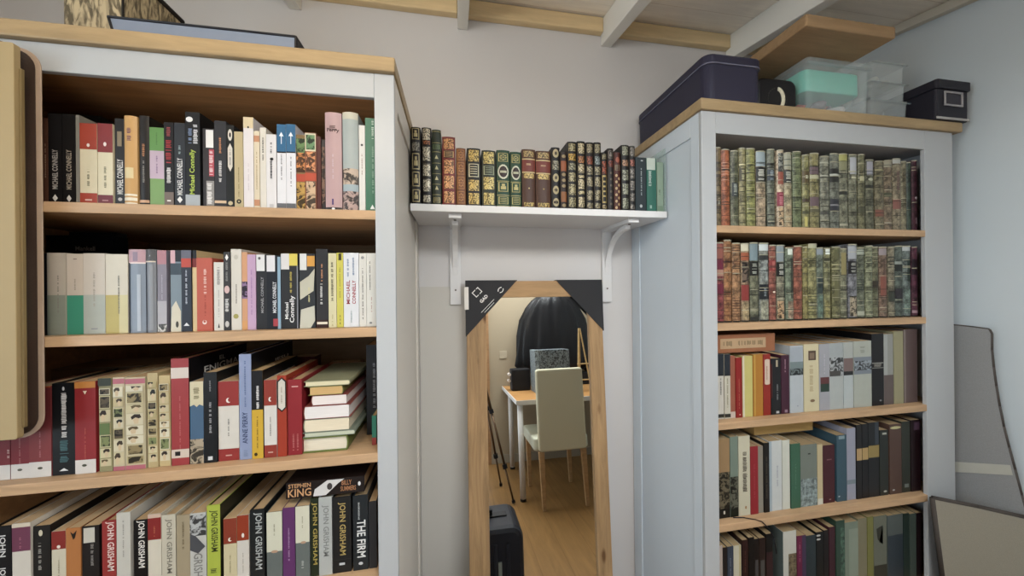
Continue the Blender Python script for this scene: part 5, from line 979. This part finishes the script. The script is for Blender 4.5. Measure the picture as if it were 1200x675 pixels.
# black box with a metal label holder
xk0 = P(1098, 120, .872).x; xk1 = P(1137, 120, .872).x
t = thing('label_box', 'small black lidded box with a metal label holder at the right end', 'box', ((xk0+xk1)/2, .872+.075, zr))
w2 = (xk1-xk0)/2; BM = mat('#26242c', .5); 
bm = bmesh.new(); prism(bm, rrect(-w2+.003, w2-.003, -.072, .072, .006, 3), .001, .105, axis='Z'); finish(bm, 'box_body', BM, t, .002)
bm = bmesh.new(); prism(bm, rrect(-w2-.002, w2+.002, -.078, .078, .008, 3), .105, .136, axis='Z'); finish(bm, 'lid', BM, t, .003)
bm = bmesh.new()
for a in ((-.042, .042, .092, .098), (-.042, .042, .048, .054), (-.042, -.035, .054, .092), (.035, .042, .054, .092)): bx(bm, a[0], a[1], -.0765, -.073, a[2], a[3])
lh = finish(bm, 'label_holder', mat('#b9b4b4', .3, 'plain', .6), t, .001)
bm = bmesh.new(); bx(bm, -.035, .035, -.0735, -.0722, .054, .092); finish(bm, 'label_card', mat('#3c3a42', .6), lh)
bm = bmesh.new(); bx(bm, -w2+.001, w2-.001, -.0745, -.072, .002, .010); finish(bm, 'bottom_rim', mat('#a8a4a0', .4), t, .001)

# ------------------------------------------------------------------ grey foam panels at the right edge
def sheet(name, label, pts, thick, m, edge, group, bw=.5):
    """pts: front outline in 3-D, extruded backwards along its normal"""
    n = (pts[1]-pts[0]).cross(pts[2]-pts[0]).normalized()
    if n.y < 0: n = -n
    bm = bmesh.new(); A = [bm.verts.new(p) for p in pts]; B = [bm.verts.new(p+n*thick) for p in pts]
    bm.faces.new(A); bm.faces.new(B[::-1]); k = len(A)
    for i in range(k): bm.faces.new((A[i], B[i], B[(i+1) % k], A[(i+1) % k]))
    o = finish(bm, name, m, None); tag(o, label, 'panel', group)
    bm = bmesh.new()
    for i in range(k): tube(bm, pts[i]+n*thick/2, pts[(i+1) % k]+n*thick/2, thick*bw, seg=8)
    finish(bm, 'edge_binding', edge, o, 0, True); return o
def Px(px, py, X):
    d = ray(px, py); return Vector((0, 0, H))+d*(X/d.x)
def zpt(px, py, X): return Px(px, py, X)
GX = 1.765
top = [(1112, 380), (1135, 383), (1158, 386), (1161, 391), (1161, 410), (1163, 430), (1166, 452), (1170, 476), (1175, 500), (1181, 524), (1188, 550), (1196, 580), (1204, 610)]
pts = [Px(a, b, GX+.0) for a, b in top]
ybk = .98; pts[0].y = ybk; pts[0].x = GX
last = pts[-1]; pts += [Vector((GX, last.y-.06, .02)), Vector((GX, ybk, .02))]
p1 = sheet('foam_panel', 'tall grey padded panel with pale stripe standing beside the right bookcase', pts, .008, mat('#8f8f8e', .85, 'felt'), mat('#4c4642', .8, 'felt'), 'grey padded panels')
s0 = Px(1116, 541, GX-.002); s1 = Px(1184, 545, GX-.002); s2 = Px(1187, 557, GX-.002); s3 = Px(1116, 553, GX-.002)
bm = bmesh.new(); bm.faces.new([bm.verts.new(q) for q in (s0, s1, s2, s3)]); finish_flat(bm, 'pale_stripe', mat('#b3b1a6', .7), p1)
a = P(1095, 585, .862); b = Px(1203, 608, 1.752)
pts = [a, a+(b-a)*.5+Vector((0, 0, .002)), b, Vector((b.x, b.y, .02)), Vector((a.x+.10, a.y-.02, .02)), Vector((a.x+.045, a.y-.01, .35))]
pts[4] = a+(b-a)*.33; pts[4].z = .02; pts[5] = a+(b-a)*.14; pts[5].z = .40
sheet('foam_panel', 'lower beige-grey padded panel with thick dark edge before the right bookcase stile', pts, .014, mat('#8c8678', .85, 'felt'), mat('#453f3a', .8, 'felt'), 'grey padded panels', .55)

# ------------------------------------------------------------------ the part of the room seen in the mirror
# desk
d_ = thing('desk', 'white desk with an oak top and round legs, seen in the mirror', 'desk', (0, 0, 0))
DX0, DX1, DY0, DY1 = .475, 1.62, -1.035, -.20
bm = bmesh.new(); bx(bm, DX0+.01, DX1, DY0, DY1, .715, .735); finish(bm, 'desk_frame', mat('#dcdad6', .4), d_, .002)
bm = bmesh.new(); bx(bm, DX0, DX1, DY0, DY1, .735, .752); finish(bm, 'desk_top', mat('#b98a56', .4, 'oak'), d_, .002)
bm = bmesh.new(); bx(bm, DX0-.006, DX0, DY0, DY1, .722, .753); bx(bm, DX0-.006, DX1, DY1, DY1+.006, .722, .753); finish(bm, 'top_edging', mat('#dedcd8', .4), d_)
for x, y in ((.505, -.235), (.53, -.88), (1.58, -.235), (1.58, -.88)):
    bm = bmesh.new(); tube(bm, (x, y, .02), (x, y, .715), .023); lg = finish(bm, 'leg', mat('#dbdad8', .35), d_, 0, True)
    bm = bmesh.new(); tube(bm, (x, y, .0), (x, y, .02), .0235); finish(bm, 'rubber_foot', mat('#1c1c1c', .6), lg, 0, True)
# chair: back towards the mirror
ch = thing('dining_chair', 'cream upholstered high-back chair with oak legs, seen in the mirror', 'chair', (.79, -.05, 0))
CRM = mat('#d6d2b8', .6, 'cloth'); LG = mat('#b4926a', .5, 'oak')
bm = bmesh.new(); prism(bm, rrect(-.185, .19, .40, 1.0, .022, 5), -.05, .0, axis='Y'); finish(bm, 'backrest', CRM, ch, .012)
bm = bmesh.new(); prism(bm, rrect(-.215, .215, -.46, -.03, .03, 5), .40, .49, axis='Z'); finish(bm, 'seat', mat('#cfd0bc', .6, 'cloth'), ch, .012)
for x, y in ((-.165, -.022), (.165, -.022), (-.18, -.42), (.18, -.42)):
    bm = bmesh.new(); prism(bm, [(x-.02, y-.02), (x+.02, y-.02), (x+.02, y+.02), (x-.02, y+.02)], 0.001, .40, axis='Z')
    for v in bm.verts:
        if v.co.z < .1: v.co.x = x+(v.co.x-x)*.6; v.co.y = y+(v.co.y-y)*.6+(.02 if y > -.1 else 0)
    finish(bm, 'leg', LG, ch, .002)
# things on the desk
zd = .7525
bm = bmesh.new()
def loft(bm, rings):
    R = [[bm.verts.new(p) for p in r] for r in rings]
    for a, b in zip(R, R[1:]):
        n = len(a)
        for i in range(n): bm.faces.new((a[i], a[(i+1) % n], b[(i+1) % n], b[i]))
    bm.faces.new(R[0][::-1]); bm.faces.new(R[-1])
rings = []
cx, cy = 1.02, -.905
for f, rx, ry in ((0, .33, .09), (.08, .41, .108), (.2, .405, .11), (.45, .38, .11), (.65, .35, .108), (.8, .29, .10), (.9, .22, .09), (.97, .14, .06), (1.0, .05, .03)):
    r = []
    for i in range(120):
        a = 2*pi*i/120; wv = 1+.05*sin(a*13+f*2.5)*(1-f*.45)+.03*sin(a*7+f*5)+.018*sin(a*23-f*3)
        r.append((cx+rx*wv*cos(a), cy+ry*wv*sin(a), zd+.142+(.86-.05)*f-.018*sin(a*7)*(1 if f == 0 else 0)))
    rings.append(r)
loft(bm, rings)
o = finish(bm, 'covered_equipment', mat('#1a1a1c', .42, 'felt'), None, 0, True); tag(o, 'large dome draped in black cloth on the desk, seen in the mirror', 'cloth-covered object')
o2 = box('low_crate', .80, 1.50, -1.0, -.82, zd, zd+.118, mat('#1c1c1f', .6, 'felt'), None, .004); tag(o2, 'low black crate under the draped dome, seen in the mirror', 'crate')
# patterned box
o = box('gift_box', .70, 1.02, -.66, -.46, zd, zd+.375, mat('#6c7478', .5, 'photo'), None, .003); tag(o, 'black and silver patterned box on the desk, seen in the mirror', 'box')
bm = bmesh.new(); bx(bm, -.0015, .036, -.1012, .1012, 0, .3755); q = finish(bm, 'silver_edge', mat('#8a969c', .4, 'mottle'), o); q.location = (-.16, 0, 0)
# black camera bag like box with white rolls
o = box('black_basket', .515, .70-.004, -.78, -.665, zd, zd+.20, mat('#1b1a1c', .6, 'cloth'), None, .012); tag(o, 'small black basket at the corner of the desk, seen in the mirror', 'basket')
for k, (y, z) in enumerate(((-.73, .09), (-.71, .15))):
    bm = bmesh.new(); tube(bm, (.500, y-.03, zd+z), (.500, y+.03, zd+z), .014); q = finish(bm, 'white_tag', mat('#d8d0c8', .5), o); q.location = (-.6055, .7225, -zd)
# small wooden easel
ez = thing('tabletop_easel', 'pale wooden ladder-shaped easel on the desk, seen in the mirror', 'easel', (1.13, -.44, zd))
EM = mat('#c9ab78', .5, 'oak'); 
for nm, a, b in (('upright', (-.055, 0, .0), (-.012, 0, .56)), ('upright', (.075, 0, 0), (-.002, 0, .56)), ('prop', (.0, -.09, .0), (-.005, -.008, .54))):
    bm = bmesh.new(); tube(bm, a, b, .007, seg=6); finish(bm, nm, EM, ez)
for z in (.10, .24):
    k = z/.56; bm = bmesh.new(); tube(bm, (-.055+.043*k-.01, .004, z), (.075-.077*k+.05, .004, z), .006, seg=6); finish(bm, 'cross_bar', EM, ez)
# tripod by the glazed door
tp = thing('tripod', 'slender bronze-coloured tripod with black leg locks, seen in the mirror', 'tripod', (.185, -.46, 0))
TM = mat('#5c4836', .35, 'plain', .6); TK = mat('#19191b', .5)
apex = Vector((.0, 0, 1.12))
for (fx, fy, k1) in ((.24, .26, .45), (.185, -.06, .35), (-.20, .02, .4)):
    ft = Vector((fx, fy, .01)); k = apex+(ft-apex)*.42; k2 = apex+(ft-apex)*.78
    bm = bmesh.new(); tube(bm, apex, k, .012, seg=10); tube(bm, k, k2, .0095, seg=10); tube(bm, k2, ft, .0075, seg=10); lg = finish(bm, 'leg', TM, tp, 0, True)
    dv = (ft-apex).normalized()
    for c in (k, k2):
        bm = bmesh.new(); tube(bm, c-dv*.016, c+dv*.016, .019, seg=10); finish(bm, 'leg_lock', TK, lg)
    bm = bmesh.new(); tube(bm, ft-dv*.02, ft+dv*.0, .013, seg=10); finish(bm, 'rubber_foot', TK, lg)
bm = bmesh.new(); tube(bm, apex-Vector((0, 0, .5)), apex+Vector((0, 0, .12)), .012); finish(bm, 'centre_column', TM, tp, 0, True)
bm = bmesh.new(); tube(bm, apex-Vector((0, 0, .03)), apex+Vector((0, 0, .03)), .03); bx(bm, -.03, .03, -.03, .03, 1.24, 1.25); finish(bm, 'head', TK, tp)
# cabin suitcase in front of the mirror
sx0, sx1, sy0, sy1, sh = -.085, .285, .72, .945, .447
su = thing('suitcase', 'navy-black hard-shell suitcase in front of the mirror, seen only in it', 'suitcase', ((sx0+sx1)/2, (sy0+sy1)/2, 0)); w2, d2 = (sx1-sx0)/2, (sy1-sy0)/2
SB = mat('#23242c', .45)
bm = bmesh.new(); prism(bm, rrect(-w2, w2, .045, sh, .055, 7), -d2, d2, axis='Y'); finish(bm, 'shell', SB, su, .022)
bm = bmesh.new()
for x in (w2-.07, w2-.085-.04, -.02, -.07): bx(bm, x-.008, x+.008, d2-.002, d2+.005, .08, sh-.06)
finish(bm, 'shell_ribs', mat('#2a2b33', .5), su, .002)
bm = bmesh.new(); bx(bm, w2-.115, w2-.1, d2-.001, d2+.006, .1, sh-.13); finish(bm, 'pale_strip', mat('#8c928c', .4), su)
bm = bmesh.new(); bx(bm, w2-.14, w2-.06, -.02, .02, sh, sh+.006); bx(bm, -.1, .06, -.014, .014, sh+.018, sh+.03); bx(bm, -.1, -.085, -.014, .014, sh, sh+.018); bx(bm, .045, .06, -.014, .014, sh, sh+.018); finish(bm, 'handle', mat('#121214', .5), su, .003)
for x in (-w2+.04, w2-.04):
    for y in (-d2+.03, d2-.03):
        bm = bmesh.new(); tube(bm, (x-.009, y, .0225), (x+.009, y, .0225), .022); bx(bm, x-.012, x+.012, y-.012, y+.012, .03, .047); finish(bm, 'wheel', mat('#101012', .5), su)
# light switch and skirting on the wall behind
o = box('light_switch', .455, .535, YB+.0005, YB+.008, 1.03, 1.11, mat('#b7aa94', .4), None, .002); tag(o, 'square light switch on the wall beside the door, seen in the mirror', 'switch')
struct(box('baseboard_behind', .35, XR-.001, YB, YB+.012, 0, .08, mat('#a39a8a', .5, 'paint'), None, .002))
# ceiling lamp
lp = thing('ceiling_lamp', 'round white ceiling lamp above the middle of the room', 'lamp', (-.35, .05, ceil(.05)-.11))
bm = bmesh.new(); tube(bm, (0, 0, .0), (0, 0, .108), .02); tube(bm, (0, 0, .0), (0, 0, .02), .09); finish(bm, 'lamp_base', mat('#d8d8d4', .4), lp, 0)
bm = bmesh.new(); bmesh.ops.create_uvsphere(bm, u_segments=20, v_segments=10, radius=.045)
gl = bpy.data.materials.new('bulb'); gl.use_nodes = True; b_ = gl.node_tree.nodes['Principled BSDF']; b_.inputs['Emission Color'].default_value = (1, .74, .45, 1); b_.inputs['Emission Strength'].default_value = 12
o = finish(bm, 'bulb', gl, lp, 0, True); o.location = (0, 0, -.04)
pt = bpy.data.lights.new('lamp_light', 'POINT'); pt.energy = 10; pt.color = (1, .88, .72); pt.shadow_soft_size = .06
po = bpy.data.objects.new('lamp_light', pt); C.objects.link(po); po.parent = lp; po.location = (0, 0, -.15)
